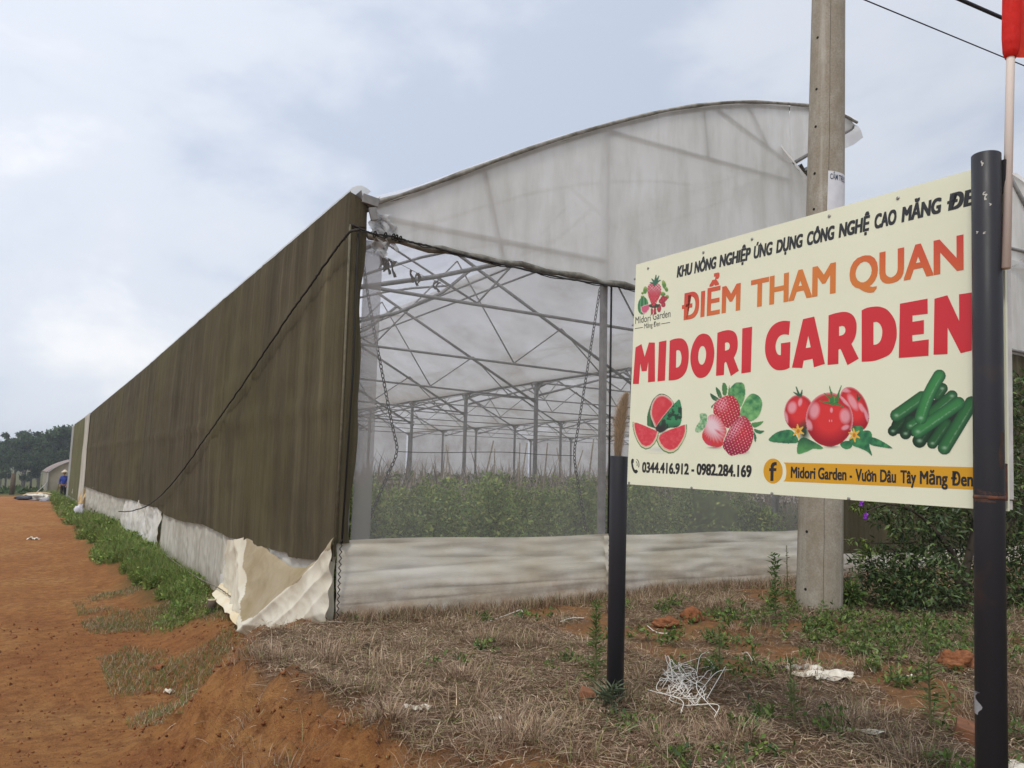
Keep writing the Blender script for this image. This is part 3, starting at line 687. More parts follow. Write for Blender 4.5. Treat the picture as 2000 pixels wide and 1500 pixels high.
def merge(parts):
    V = []; T = []; C = []; o = 0
    for v, t, c in parts: V.append(v); T.append(t + o); C.append(c); o += len(v)
    return np.concatenate(V), np.concatenate(T), np.concatenate(C)
def pick(cols, n, var=.18):
    cols = np.array(cols); c = cols[rng.integers(0, len(cols), n)]
    return np.clip(c * (1 + var * rng.normal(size=(n, 1))), .004, 1)
def rdir(n): return unit(rng.normal(size=(n, 3)))
leaf_m = leafy('leaf_green', .5, .3); grass_m = leafy('grass_blade', .75, .25, .15)

# crop inside the greenhouse: rows of bushy vines that read as one mass, dry stems behind
parts = []
spots = []
for row, (ry, rx0, rx1, st) in enumerate(((1.3, .5, 7.2, .74), (2.6, .4, 8.5, .74), (4.2, .4, 10, .75), (6.2, .4, 12, .8), (8.4, .4, 14, .8))):
    x = rx0
    while x < rx1:
        if rng.random() > .06: spots.append((x + .12 * rng.normal(), ry + .18 * rng.normal(), row))
        x += st * (.75 + .5 * rng.random())
for bx, by, row in spots:
    bh = .88 + .38 * rng.random(); w = .24 + .14 * rng.random(); n = int((3000, 2200, 1300, 900, 700)[row] * (.7 + .6 * rng.random())); tone = .75 + .5 * rng.random()
    for k in range(5):                         # feathery upright shoots
        ca, cr = rng.random() * 6.3, w * rng.random(); cx_, cy_ = bx + cr * math.cos(ca), by + cr * math.sin(ca); m = n // 5; t = rng.random(m) ** .8; hh_ = bh * (.7 + .4 * rng.random())
        q = rng.normal(size=(m, 2)) * (.035 + .11 * np.sin(PI * np.clip(t * .9 + .05, 0, 1)))[:, None]
        p = np.stack([np.maximum(cx_ + q[:, 0], .22), np.maximum(cy_ + q[:, 1], .3), .05 + t * hh_], 1); c = pick([(.24, .36, .08), (.31, .42, .10), (.43, .48, .13), (.16, .26, .06)], m, .22) * tone
        parts.append(leaves(p, rdir(m) + [0, 0, .1], rdir(m) + [0, 0, .8], .04 + .05 * rng.random(m), .018 + .026 * rng.random(m), c))
V, T, C = merge(parts); tag(link('crop_plants', mesh_np(V, T, C), leaf_m), 'green leafy crop filling the greenhouse behind the net', 'crop', kind='stuff')
parts = []
n = 5200; bx = .5 + 30 * rng.random(n); by = 6 + 22 * rng.random(n) ** 1.1
p = np.stack([bx, by, .35 + .70 * rng.random(n)], 1)
parts.append(blades(p, rng.random(n) * 6.3, .5 * rng.random(n), .5 + .5 * rng.random(n), .016 + .02 * rng.random(n), pick([(.36, .29, .21), (.26, .21, .16), (.42, .36, .28)], n), .5))
n = 9000; bx = .5 + 30 * rng.random(n); by = 7 + 22 * rng.random(n); p = np.stack([bx, by, .1 + 1.2 * rng.random(n)], 1)
parts.append(leaves(p, rdir(n) - [0, 0, .4], rdir(n), .10 + .12 * rng.random(n), .05 + .07 * rng.random(n), pick([(.22, .19, .12), (.12, .14, .05), (.30, .24, .16), (.09, .12, .04)], n)))
V, T, C = merge(parts); tag(link('dry_stalks', mesh_np(V, T, C), grass_m), 'withered pale stalks of an older crop deep inside the greenhouse', 'dry crop', kind='stuff')
stake_m = noisy('pale_stake', (.42, .36, .27), (.28, .23, .17), 20, .8)
st0 = None
for i, (x, y, d, a) in enumerate([(1000, 925, 15, .35), (1012, 922, 16, -.1), (925, 930, 14, -.5), (905, 925, 17, .4), (1055, 925, 14.5, .5), (1120, 920, 17, -.35), (862, 922, 18, .2), (1150, 925, 15, .45), (968, 922, 19, -.3), (1090, 926, 16, -.6), (1135, 930, 13, .3)]):
    q = deep(x, y, d)
    if st0 is None:
        mb = MB(); mb.tube([(0, 0, 0), (.02, .01, 1.0), (0, .02, 1.95)], [.022, .018, .012], 6); st0 = mb.build('stake', stake_m, None, True); o = st0
    else: o = st0.copy(); COL.objects.link(o)
    o.location = (q[0], q[1], .0); o.rotation_euler = (.15 * math.sin(i * 3), a * .5, i)
    tag(o, 'thin pale leaning stake among the dry stalks inside the greenhouse', 'stake', 'leaning stakes among the dry stalks')

# ------------------------------------------------------------------ the sign
SO = np.array([.374, -3.439, 1.264]); a3 = (-1.568, -.024, .023)
def rot3(a):
    cz, sz = math.cos(a[0]), math.sin(a[0]); cx_, sx_ = math.cos(a[1]), math.sin(a[1]); cy_, sy_ = math.cos(a[2]), math.sin(a[2])
    return np.array([[cz, -sz, 0], [sz, cz, 0], [0, 0, 1]]) @ np.array([[cy_, 0, sy_], [0, 1, 0], [-sy_, 0, cy_]]) @ np.array([[1, 0, 0], [0, cx_, -sx_], [0, sx_, cx_]])
SM = rot3(a3); VB = 1.27
def uv(x, y, depth=0.0):
    """a point of the photo on the face of the sign, in metres along (u) and up (v) the sign"""
    nrm = SM[:, 1]; d = ROT @ _ray(x, y); p0 = SO + nrm * depth
    q = SM.T @ (CAM + d * (((p0 - CAM) @ nrm) / (d @ nrm)) - SO); return q[0], q[2]
SIGN = empty('sign_board', tuple(SO - SM[:, 2] * VB), Matrix([list(r) for r in SM]))
tag(SIGN, 'cream farm visitor sign with red lettering and fruit pictures on two black steel posts', 'sign')
SW, SH = 1.962, 1.24
panel_m = mat('cream_sign_sheet', (.68, .69, .50), .38, 0, .45); 
pf = noise_node(panel_m, 2.5, 5, .6); setc(panel_m, ramp(panel_m, pf, [(.3, (.82, .835, .635)), (.7, (.785, .795, .60))])); setn(panel_m, bump(panel_m, noise_node(panel_m, 2.2, 3, .5), .14, .03))
PANEL = link('panel', MB().box((SW / 2, .006, VB + SH / 2), (SW, .012, SH)).mesh(), panel_m, SIGN)
fr = MB()
fr.box((SW / 2, .028, VB + SH - .02), (SW - .01, .03, .03)); fr.box((SW / 2, .028, VB + .02), (SW - .01, .03, .03)); fr.box((SW / 2, .028, VB + SH / 2), (SW - .01, .03, .03)); fr.box((.02, .028, VB + SH / 2), (.03, .03, SH - .08)); fr.box((SW - .016, .028, VB + SH / 2), (.03, .03, SH - .08))
fr.build('back_frame', noisy('white_painted_frame', (.72, .71, .68), (.55, .53, .5), 12, .5), SIGN)

def face(name, verts2, faces, m, y, parent=None):
    me = bpy.data.meshes.new('mesh'); me.from_pydata([(p[0], y, p[1] + VB) for p in verts2], [], faces); me.update()
    return link(name, me, m, parent or PANEL)
def outline_mesh(loops):
    """filled flat shape from outer and inner outlines"""
    cd = bpy.data.curves.new('c', 'CURVE'); cd.dimensions = '2D'; cd.fill_mode = 'BOTH'
    for lp in loops:
        s = cd.splines.new('POLY'); s.points.add(len(lp) - 1)
        for i, p in enumerate(lp): s.points[i].co = (p[0], p[1], 0, 1)
        s.use_cyclic_u = True
    o = bpy.data.objects.new('c', cd); COL.objects.link(o); dg = bpy.context.evaluated_depsgraph_get(); me = o.evaluated_get(dg).to_mesh()
    v = [(q.co.x, q.co.y) for q in me.vertices]; f = [tuple(p.vertices) for p in me.polygons]
    o.evaluated_get(dg).to_mesh_clear(); bpy.data.objects.remove(o); bpy.data.curves.remove(cd); return v, f
def rounded(pts, sharp=()):
    """closed smooth outline through the points; corners listed in sharp stay sharp"""
    n = len(pts); out = []
    for i in range(n):
        a, b, c, d = (np.array(pts[(i + k) % n], float) for k in (-1, 0, 1, 2))
        if i in sharp: a = b - (c - b) * .0
        if (i + 1) % n in sharp: d = c
        if i in sharp and (i + 1) % n in sharp: out.append(tuple(b)); continue
        for k in range(6):
            t = k / 6; out.append(tuple(.5 * ((2 * b) + (-a + c) * t + (2 * a - 5 * b + 4 * c - d) * t * t + (-a + 3 * b - 3 * c + d) * t ** 3)))
    return out
def text_mesh(s, bold=0.0, shear=0.0, space=1.0):
    cd = bpy.data.curves.new('t', 'FONT'); cd.body = s; cd.fill_mode = 'FRONT'; cd.offset = bold; cd.shear = shear; cd.space_character = space; cd.resolution_u = 4
    o = bpy.data.objects.new('t', cd); COL.objects.link(o); dg = bpy.context.evaluated_depsgraph_get(); me = o.evaluated_get(dg).to_mesh()
    v = np.array([(q.co.x, q.co.y) for q in me.vertices]); f = [tuple(p.vertices) for p in me.polygons]
    o.evaluated_get(dg).to_mesh_clear(); bpy.data.objects.remove(o); bpy.data.curves.remove(cd); return v, f
def capH(bold, ch='H'):
    v, f = text_mesh(ch, bold); return v[:, 1].min(), v[:, 1].max()
def word(name, s, u0, u1, v0, v1, m, y=-.0008, bold=.02, shear=0.0, space=1.0, parent=None, ref='H'):
    v, f = text_mesh(s, 0, shear, space); lo, hi = capH(0, ref)
    lo -= bold; hi += bold
    ku = (u1 - u0) / (v[:, 0].max() - v[:, 0].min() + 2 * bold); x = u0 + (v[:, 0] - v[:, 0].min() + bold) * ku; kv = (v1 - v0) / (hi - lo); z = v0 + (v[:, 1] - lo) * kv
    V = []; Fs = []
    ring = [(0, 0)] + ([(a_, b_ * .55) for a_ in (-1, 0, 1) for b_ in (-1, 0, 1) if a_ or b_] if bold > .008 else [])
    for i, (cx_, cy_) in enumerate(ring):        # heavier strokes: shifted layers of ink a hair apart
        Fs += [tuple(i * len(x) + k for k in p) for p in f]; V += [(a + cx_ * bold * ku, y - i * .00002, b + cy_ * bold * kv + VB) for a, b in zip(x, z)]
    me = bpy.data.meshes.new('mesh'); me.from_pydata(V, [], Fs); me.update(); return link(name, me, m, parent or PANEL)

def horn_word(name, s, parts_, u0, u1, v0, v1, m, y, bold, shear=0.0, caps=False):
    o = word(name, s, u0, u1, v0, v1, m, y, bold=bold, shear=shear)
    v, f = text_mesh(s, 0, shear); ku = (u1 - u0) / (v[:, 0].max() - v[:, 0].min() + 2 * bold); k = v1 - v0
    for p in parts_:
        w_, _ = text_mesh(p, 0, 0); x = u0 + (w_[:, 0].max() - v[:, 0].min() + bold * 1.2) * ku; t = v1 if caps else v0 + k * .74; a = k * .16
        x += (shear * .7 * ku if caps else 0)
        hv = [(x - a * .55, t - a * .75), (x + a * .1, t - a * .75), (x + a * .75, t - a * .2), (x + a * .85, t + a * .55), (x + a * .25, t + a * .55), (x + a * .15, t - a * .02), (x - a * .55, t - a * .1)]
        face(name, hv, [(0, 1, 6), (1, 5, 6), (1, 2, 5), (2, 4, 5), (2, 3, 4)], m, y - .0003)
    return o
black_ink = mat('black_print', (.022, .021, .022), .4); dark_ink = mat('charcoal_print', (.030, .031, .034), .4)
# big red title: letters traced as outlines
red_ink = mat('red_print', (.62, .035, .05), .4)
tcr = N(red_ink, 'ShaderNodeTexCoord'); sr = N(red_ink, 'ShaderNodeSeparateXYZ'); L(red_ink, tcr.outputs['Object'], sr.inputs[0])
mrr = N(red_ink, 'ShaderNodeMapRange'); mrr.inputs['From Min'].default_value = VB + .46; mrr.inputs['From Max'].default_value = VB + .62; L(red_ink, sr.outputs['Z'], mrr.inputs['Value'])
setc(red_ink, mixc(red_ink, mrr.outputs[0], (.62, .012, .017), (.64, .030, .042)))
LET = {
 'A': (1230, 620, 7.6923, [
  [[(88, 450), (178, 400), (225, 590), (290, 375), (378, 378), (380, 962), (275, 975), (280, 665), (255, 805), (180, 810), (160, 690), (138, 998), (48, 1000)]],
  [[(440, 368), (553, 345), (530, 948), (418, 962)]],
  [rounded([(602, 352), (660, 325), (740, 313), (800, 325), (850, 375), (880, 460), (888, 560), (880, 680), (855, 790), (810, 865), (750, 915), (680, 940), (585, 948)], (0, 12)), rounded([(700, 500), (725, 490), (755, 505), (772, 550), (778, 610), (770, 680), (750, 725), (725, 748), (695, 755)], (0, 8))],
  [rounded([(1120, 243), (1190, 270), (1240, 350), (1268, 470), (1270, 570), (1252, 690), (1205, 810), (1140, 885), (1065, 910), (1000, 885), (950, 810), (920, 710), (912, 600), (925, 490), (960, 380), (1010, 295), (1060, 255)]), rounded([(1095, 430), (1125, 450), (1145, 510), (1147, 575), (1135, 640), (1110, 695), (1080, 710), (1050, 690), (1032, 635), (1030, 570), (1040, 500), (1065, 445)])],
  [rounded([(1318, 232), (1400, 203), (1490, 190), (1560, 210), (1605, 265), (1622, 350), (1622, 440), (1605, 520), (1565, 605), (1640, 800), (1520, 880), (1455, 680), (1440, 665), (1422, 690), (1415, 865), (1297, 877)], (0, 8, 9, 10, 11, 12, 13, 14, 15)), rounded([(1432, 385), (1460, 373), (1490, 385), (1503, 415), (1500, 455), (1480, 485), (1432, 500)], (0, 6))],
  [[(1692, 165), (1840, 138), (1820, 820), (1678, 842)]]]),
 'B': (1480, 560, 7.6923, [
  [rounded([(487, 518), (470, 725), (400, 715), (340, 735), (300, 780), (272, 860), (270, 920), (285, 985), (315, 1022), (348, 1028), (350, 850), (492, 830), (480, 1215), (420, 1243), (340, 1255), (270, 1245), (200, 1195), (145, 1105), (115, 1000), (112, 880), (130, 760), (165, 670), (220, 590), (300, 535), (390, 512)], (0, 1, 9, 10, 11, 12))],
  [[(680, 488), (850, 448), (1010, 1158), (845, 1210), (825, 1083), (690, 1110), (670, 1222), (515, 1215)], [(760, 735), (797, 910), (722, 922)]],
  [rounded([(1065, 430), (1180, 395), (1290, 378), (1370, 390), (1440, 440), (1480, 530), (1486, 620), (1475, 720), (1445, 800), (1408, 860), (1518, 1080), (1350, 1178), (1258, 960), (1240, 932), (1215, 945), (1213, 1160), (1050, 1175)], (0, 9, 10, 11, 12, 13, 14, 15, 16)), rounded([(1223, 600), (1270, 590), (1305, 605), (1318, 650), (1308, 695), (1275, 725), (1223, 738)], (0, 6))],
  [rounded([(1562, 355), (1650, 315), (1780, 297), (1870, 310), (1950, 350), (2026, 440), (2072, 540), (2090, 680), (2080, 800), (2030, 950), (1960, 1030), (1800, 1100), (1700, 1120), (1562, 1127)], (0, 13)), rounded([(1740, 535), (1790, 530), (1835, 560), (1865, 620), (1872, 680), (1862, 760), (1835, 825), (1795, 862), (1740, 873)], (0, 8))]]),
 'C': (1720, 550, 8.3333, [
  [[(315, 360), (765, 277), (768, 523), (520, 552), (520, 655), (706, 625), (705, 850), (515, 872), (520, 975), (785, 940), (780, 1207), (297, 1243)]],
  [[(877, 280), (1087, 222), (1280, 640), (1277, 208), (1490, 176), (1485, 1120), (1305, 1165), (1092, 750), (1090, 1180), (862, 1190)]]])}
tv = []; tf = []
for key, (ox, oy, sc_, glyphs) in LET.items():
    for g in glyphs:
        v, f = outline_mesh([[uv(ox + x / sc_, oy + y / sc_) for x, y in lp] for lp in g])
        b = len(tv); tv += v; tf += [tuple(b + i for i in q) for q in f]
face('title_lettering', tv, tf, red_ink, -.0008)
# first line, slightly slanted
KH = [('KHU', 305, 380, 650), ('NÔNG', 390, 497, 630), ('NGHIỆP', 512, 665, 600), ('ỨNG', 680, 772, 555), ('DỤNG', 790, 920, 530), ('CÔNG', 940, 1075, 490), ('NGHỆ', 1095, 1248, 450), ('CAO', 1270, 1378, 400), ('MĂNG', 1402, 1598, 360)]
for s, a, b, yy in KH:
    u0 = uv(1200 + a / 2.5, 280 + yy / 2.5)[0]; u1 = uv(1200 + b / 2.5, 280 + yy / 2.5)[0]
    if s == 'ỨNG': horn_word('lettering', 'ÚNG', ['Ú'], u0, u1, 1.102, 1.168, dark_ink, -.0008, .05, .14, True)
    else: word('lettering', s, u0, u1, 1.102, 1.168, dark_ink, bold=.058, shear=.14)
u0 = uv(1200 + 1625 / 2.5, 280 + 325 / 2.5)[0]; word('lettering', 'ĐEN', u0, u0 + .165, 1.102, 1.168, dark_ink, bold=.058, shear=.14)
# second line, red running to orange
og = mat('orange_red_print', (.6, .1, .03), .4); tcr = N(og, 'ShaderNodeTexCoord'); sr = N(og, 'ShaderNodeSeparateXYZ'); L(og, tcr.outputs['Object'], sr.inputs[0])
cu = ramp(og, sr.outputs['X'], [(.34, (.1, .1, .1)), (.6, (.40, .40, .40)), (1.0, (.55, .55, .55)), (1.0, (.55, .55, .55))])
m1 = N(og, 'ShaderNodeMapRange'); m1.inputs['From Min'].default_value = .38; m1.inputs['From Max'].default_value = 1.10; L(og, sr.outputs['X'], m1.inputs['Value'])
m2 = N(og, 'ShaderNodeMapRange'); m2.inputs['From Min'].default_value = 1.82; m2.inputs['From Max'].default_value = 1.15; L(og, sr.outputs['X'], m2.inputs['Value'])
mn = N(og, 'ShaderNodeMath', operation='MINIMUM'); L(og, m1.outputs[0], mn.inputs[0]); L(og, m2.outputs[0], mn.inputs[1])
m3 = N(og, 'ShaderNodeMapRange'); m3.inputs['From Min'].default_value = VB + 1.02; m3.inputs['From Max'].default_value = VB + .84; L(og, sr.outputs['Z'], m3.inputs['Value'])
ad = N(og, 'ShaderNodeMath', operation='MULTIPLY_ADD'); L(og, m3.outputs[0], ad.inputs[0]); ad.inputs[1].default_value = .55; L(og, mn.outputs[0], ad.inputs[2]); 
setc(og, ramp(og, ad.outputs[0], [(.0, (.62, .045, .045)), (.5, (.66, .115, .04)), (1.0, (.68, .21, .04))]))
for s, a, b, ya in (('ĐIỂM', 328, 614, 845), ('THAM', 665, 1080, 770), ('QUAN', 1148, 1706, 665)):
    u0 = uv(1200 + a / 2.5, 280 + (ya + 20) / 2.5)[0]; u1 = uv(1200 + b / 2.5, 280 + (ya - 20) / 2.5)[0]
    word('lettering', s, u0, u1, .864, 1.004, og, bold=.034)
# phone line and page line
word('lettering', '0344.416.912', uv(1254, 920)[0], uv(1345.5, 923)[0], .0665, .1265, black_ink, bold=.044, ref='0')
word('lettering', '-', uv(1350.5, 920)[0], uv(1356, 920)[0], .070, .130, black_ink, bold=.05, ref='0')
word('lettering', '0982.284.169', uv(1360.5, 924)[0], uv(1468, 928)[0], .0685, .1285, black_ink, bold=.044, ref='0')
yel = mat('amber_print', (.68, .345, .015), .4)
circ = [(775 + 47 * math.cos(t), 600 + 61 * math.sin(t)) for t in np.linspace(0, 2 * PI, 40, endpoint=False)]
v, f = outline_mesh([[uv(1200 + x / 2.5, 680 + y / 2.5) for x, y in circ]]); face('emblem', v, f, yel, -.0005)
bar = [(826, 558)] + [(832 + 8 * math.sin(t), 558 + 92 * t / PI) for t in np.linspace(.3, PI - .3, 8)] + [(826, 650), (1740, 690), (1900, 698), (1900, 585), (1740, 581)]
v, f = outline_mesh([[uv(1200 + x / 2.5, 680 + y / 2.5) for x, y in bar]]); face('name_bar', v, f, yel, -.0005)
fl_ = rounded([(757, 586), (764, 586), (764, 575), (770, 562), (782, 556), (793, 557), (793, 572), (784, 573), (779, 579), (779, 586), (792, 586), (791, 600), (778, 600), (777, 648), (762, 648), (763, 600), (756, 600)], (0, 1, 5, 6, 9, 10, 11, 12, 13, 14, 15, 16))
v, f = outline_mesh([[uv(1200 + x / 2.5, 680 + y / 2.5) for x, y in fl_]]); face('emblem', v, f, black_ink, -.001)
for s, a, b in (('Midori', 862, 982), ('Garden', 995, 1134), ('-', 1149, 1161), ('Vườn', 1178, 1280), ('Dâu', 1298, 1376), ('Tây', 1397, 1474), ('Măng', 1492, 1628), ('Đen', 1645, 1752)):
    t = (a - 862) / 890; yy = 606 + 28 * t; hw = s == 'Vườn'
    (horn_word if hw else word)('lettering', *(('Vuòn', ['Vu', 'Vuo']) if hw else (s,)), uv(1200 + a / 2.5, 680 + yy / 2.5)[0], uv(1200 + b / 2.5, 680 + yy / 2.5)[0], .0765, .1275, black_ink, -.001, bold=.034)
# phone receiver icon (traced), with its two waves
ph = rounded([(85, 97), (101, 96), (106, 108), (103, 138), (96, 146), (100, 175), (110, 205), (122, 222), (136, 219), (151, 232), (152, 243), (138, 260), (124, 262), (104, 245), (88, 210), (78, 165), (75, 125)])
wav = [[(132 + 20 * math.cos(t), 158 + 62 * math.sin(t)) for t in np.linspace(-1.35, .55, 12)] + [(132 + 13 * math.cos(t), 158 + 54 * math.sin(t)) for t in np.linspace(.55, -1.35, 12)],
       [(128 + 42 * math.cos(t), 160 + 65 * math.sin(t)) for t in np.linspace(-1.35, .55, 12)] + [(128 + 34 * math.cos(t), 160 + 58 * math.sin(t)) for t in np.linspace(.55, -1.35, 12)],
       [(125 + 24 * math.cos(t), 160 + 40 * math.sin(t)) for t in np.linspace(-1.2, .5, 8)] + [(125 + 17 * math.cos(t), 160 + 32 * math.sin(t)) for t in np.linspace(.5, -1.2, 8)]]
tv = []; tf = []
for lp in [ph] + wav[1:]:
    v, f = outline_mesh([[uv(1220 + x / 5.882, 880 + y / 5.882) for x, y in lp]]); b = len(tv); tv += v; tf += [tuple(b + i for i in q) for q in f]
face('phone_icon', tv, tf, black_ink, -.0008)
# small logo lettering
for s, a, b, yl, yr, v0, v1 in (('Midori', 105, 306, 760, 720, 0, 0), ('Garden', 333, 563, 705, 672, 0, 0)):
    ua, va = uv(1225 + a / 6.667, 520 + yl / 6.667); ub, vb_ = uv(1225 + b / 6.667, 520 + yr / 6.667); h_ = .0395
    vm = (va + vb_) / 2 + .003; word('logo_lettering', s, ua, ub, vm, vm + h_, dark_ink, bold=.005)
ua = uv(1225 + 222 / 6.667, 520 + 805 / 6.667)[0]; ub, vb_ = uv(1225 + 428 / 6.667, 520 + 775 / 6.667); word('logo_lettering', 'Măng Đen', ua, ub, vb_, vb_ + .027, dark_ink, bold=.002)
for a, b in (((102, 812), (206, 796)), ((445, 751), (560, 731))):
    pa, pb = uv(1225 + a[0] / 6.667, 520 + a[1] / 6.667), uv(1225 + b[0] / 6.667, 520 + b[1] / 6.667); face('logo_lettering', [(pa[0], pa[1] - .0015), (pb[0], pb[1] - .0015), (pb[0], pb[1] + .0015), (pa[0], pa[1] + .0015)], [(0, 1, 2, 3)], dark_ink, -.0008)
# screws along the edges
screw_m = mat('zinc_screw', (.30, .30, .29), .4, .7)
scr0 = None
for x, y in [(1266, 524), (1374, 493), (1469, 467), (1620, 422), (1754, 387), (1240, 545), (1236, 635), (1232, 718), (1229, 943), (1351, 953), (1508, 964), (1658, 974)]:
    u, v = uv(x, y)
    if scr0 is None: scr0 = MB().lathe([(.007, 0), (.007, .003), (.004, .005)], n=10).mesh()
    o = link('screw', scr0, screw_m, SIGN); o.location = (u, 0, v + VB); o.rotation_euler = (PI / 2, 0, 0)

# printed fruit pictures: colour laid on fine sheets vertex by vertex
PAPER = np.array((.802, .815, .617))
class Pic:
    def __init__(s, ox, oy, sc_, x0, x1, y0, y1, step):
        s.o = (ox, oy, sc_); s.xs = np.arange(x0, x1, step); s.ys = np.arange(y0, y1, step)
        s.X, s.Y = np.meshgrid(s.xs, s.ys, indexing='ij'); s.A = np.zeros(s.X.shape, bool); s.C = np.tile(PAPER, s.X.shape + (1,))
    def lay(s, m, c, solid=True):
        c = np.broadcast_to(np.asarray(c, float), s.X.shape + (3,)) if np.ndim(c) < 3 else c
        s.C = np.where(m[..., None], c, s.C)
        if solid: s.A |= m
    def blend(s, a, c):
        a = np.clip(a, 0, 1)[..., None]; s.C = s.C * (1 - a) + np.asarray(c) * a; s.A |= a[..., 0] > .05
    def inside(s, pts, smooth=True):
        pts = rounded(pts) if smooth else pts; r = np.zeros(s.X.shape, bool); n = len(pts)
        for i in range(n):
            (x1, y1), (x2, y2) = pts[i], pts[(i + 1) % n]
            if y1 == y2: continue
            r ^= ((y1 > s.Y) != (y2 > s.Y)) & (s.X < (x2 - x1) * (s.Y - y1) / (y2 - y1) + x1)
        return r
    def ell(s, cx_, cy_, rx, ry, a=0):
        c, q = math.cos(a), math.sin(a); dx = s.X - cx_; dy = s.Y - cy_
        return np.hypot((dx * c + dy * q) / rx, (-dx * q + dy * c) / ry)
    def grad(s, c0, c1, t): t = np.clip(t, 0, 1)[..., None]; return np.array(c0) * (1 - t) + np.array(c1) * t
    def build(s, name):
        px_ = s.o[0] + s.X / s.o[2]; py_ = s.o[1] + s.Y / s.o[2]
        nrm = SM[:, 1]; d = np.stack([(px_ - 1000) / F, -(py_ - 750) / F, -np.ones_like(px_)], -1) @ ROT.T
        t = ((SO - nrm * .0006 - CAM) @ nrm) / (d @ nrm); q = (CAM + d * t[..., None] - SO) @ SM
        V = np.stack([q[..., 0], np.full(px_.shape, -.0006), q[..., 2] + VB], -1).reshape(-1, 3); nx_, ny_ = s.X.shape
        I_ = (np.arange(nx_ - 1)[:, None] * ny_ + np.arange(ny_ - 1)[None]); Qd = np.stack([I_, I_ + 1, I_ + ny_ + 1, I_ + ny_], -1)
        m = s.A[:-1, :-1] | s.A[1:, :-1] | s.A[:-1, 1:] | s.A[1:, 1:]
        Qd = Qd[m]; u, inv = np.unique(Qd, return_inverse=True)
        return link(name, mesh_np(V[u], None, s.C.reshape(-1, 3)[u], False, inv.reshape(-1, 4)), print_m, PANEL)
print_m = printed('picture_print')
def scaled(pts, c, k): return [(c[0] + (x - c[0]) * k, c[1] + (y - c[1]) * k) for x, y in pts]
GD, GM, GL = (.012, .085, .03), (.03, .20, .07), (.16, .42, .12)
# watermelon
p = Pic(1230, 750, 7.407, 20, 850, 120, 1030, 6); X_, Y_ = p.X, p.Y
p.blend(.6 - p.ell(420, 950, 240, 60) * .6, (.50, .50, .55))
p.lay(p.inside([(250, 560), (255, 450), (290, 330), (340, 220), (410, 155), (470, 140), (540, 165), (600, 220), (640, 290), (600, 400), (500, 520), (420, 600), (380, 640), (300, 620), (255, 600)]), p.grad((.02, .07, .025), (.05, .18, .06), .5 + .5 * np.sin(X_ / 14)))
pk = [(300, 400), (320, 290), (370, 200), (430, 160), (500, 160), (570, 200), (630, 280), (560, 380), (470, 490), (400, 590), (370, 625), (330, 540), (305, 470)]
p.lay(p.inside(pk), (.78, .62, .52)); p.lay(p.inside(scaled(pk, (480, 360), .95)), (.72, .28, .26)); p.lay(p.inside(scaled(pk, (485, 370), .87)), p.grad((.64, .03, .045), (.72, .08, .09), vfbm(X_ / 60, Y_ / 60) + .3))
rr = p.inside([(715, 225), (745, 310), (758, 420), (745, 540), (720, 600), (660, 630), (560, 640), (480, 690), (420, 700), (370, 640), (430, 580), (500, 480), (580, 370), (650, 280)])
bl = vfbm(X_ / 45 + 5, Y_ / 45, 3); p.lay(rr, p.grad((.035, .26, .10), (.012, .045, .02), (bl + .05) * 6)); p.blend(np.where(rr, (Y_ - 540) / 140, 0), (.02, .02, .02)); p.blend(1.4 - p.ell(450, 650, 75, 60), (.022, .016, .016))
for wp, cc in (([(38, 550), (45, 640), (65, 730), (105, 830), (160, 915), (230, 950), (300, 930), (360, 870), (400, 790), (425, 695), (300, 640), (180, 590), (90, 555)], (240, 610)), ([(825, 585), (828, 680), (805, 770), (760, 860), (700, 950), (630, 1000), (560, 1005), (480, 970), (420, 900), (385, 820), (400, 760), (460, 715), (580, 660), (700, 620), (800, 585)], (640, 640))):
    p.lay(p.inside(wp, False), (.09, .22, .07)); p.lay(p.inside(scaled(wp, cc, .95), False), (.66, .66, .40)); p.lay(p.inside(scaled(wp, cc, .90), False), (.74, .42, .34)); p.lay(p.inside(scaled(wp, cc, .85), False), p.grad((.66, .035, .055), (.74, .10, .12), vfbm(X_ / 30, Y_ / 30) + .2))
p.build('watermelon_picture')
# strawberries
p = Pic(1230, 750, 7.407, 930, 1960, -50, 1050, 6); X_, Y_ = p.X, p.Y
for lf, ax in (([(1420, 150), (1460, 50), (1540, -20), (1640, -10), (1670, 90), (1660, 200), (1610, 330), (1560, 280), (1500, 180)], .7), ([(1600, 400), (1640, 290), (1700, 190), (1770, 140), (1860, 170), (1915, 260), (1900, 380), (1850, 480), (1750, 540), (1680, 500), (1610, 480)], .5)):
    p.lay(p.inside(lf), p.grad(GM, (.22, .50, .17), .45 + .16 * np.sin((X_ * ax + Y_ * .8) / 22) + .9 * vfbm(X_ / 50, Y_ / 50)))
for sp in ([(1340, 0), (1380, -10), (1410, 60), (1395, 160), (1345, 150)], [(1245, 45), (1300, 90), (1335, 190), (1290, 200), (1255, 120)], [(1165, 135), (1230, 170), (1290, 215), (1240, 245), (1185, 205)], [(1255, 250), (1220, 290), (1190, 350), (1180, 320)], [(1440, 20), (1420, 150), (1450, 150)]):
    p.lay(p.inside(sp), p.grad((.02, .10, .04), (.10, .27, .07), (X_ - 1200) / 250))
def seeds(mk, c=(.82, .60, .45)): 
    a = np.sin(X_ / 8.5 + Y_ / 26) * np.sin(Y_ / 11.5 - X_ / 40); p.blend(np.where(mk & (a > .72), .8, 0), c)
bs = p.inside([(1210, 400), (1215, 310), (1260, 240), (1340, 190), (1450, 160), (1530, 200), (1580, 290), (1600, 400), (1590, 470), (1500, 560), (1420, 640), (1330, 560), (1230, 450)])
p.lay(bs, p.grad((.60, .025, .05), (.36, .01, .035), p.ell(1350, 300, 330, 380))); seeds(bs)
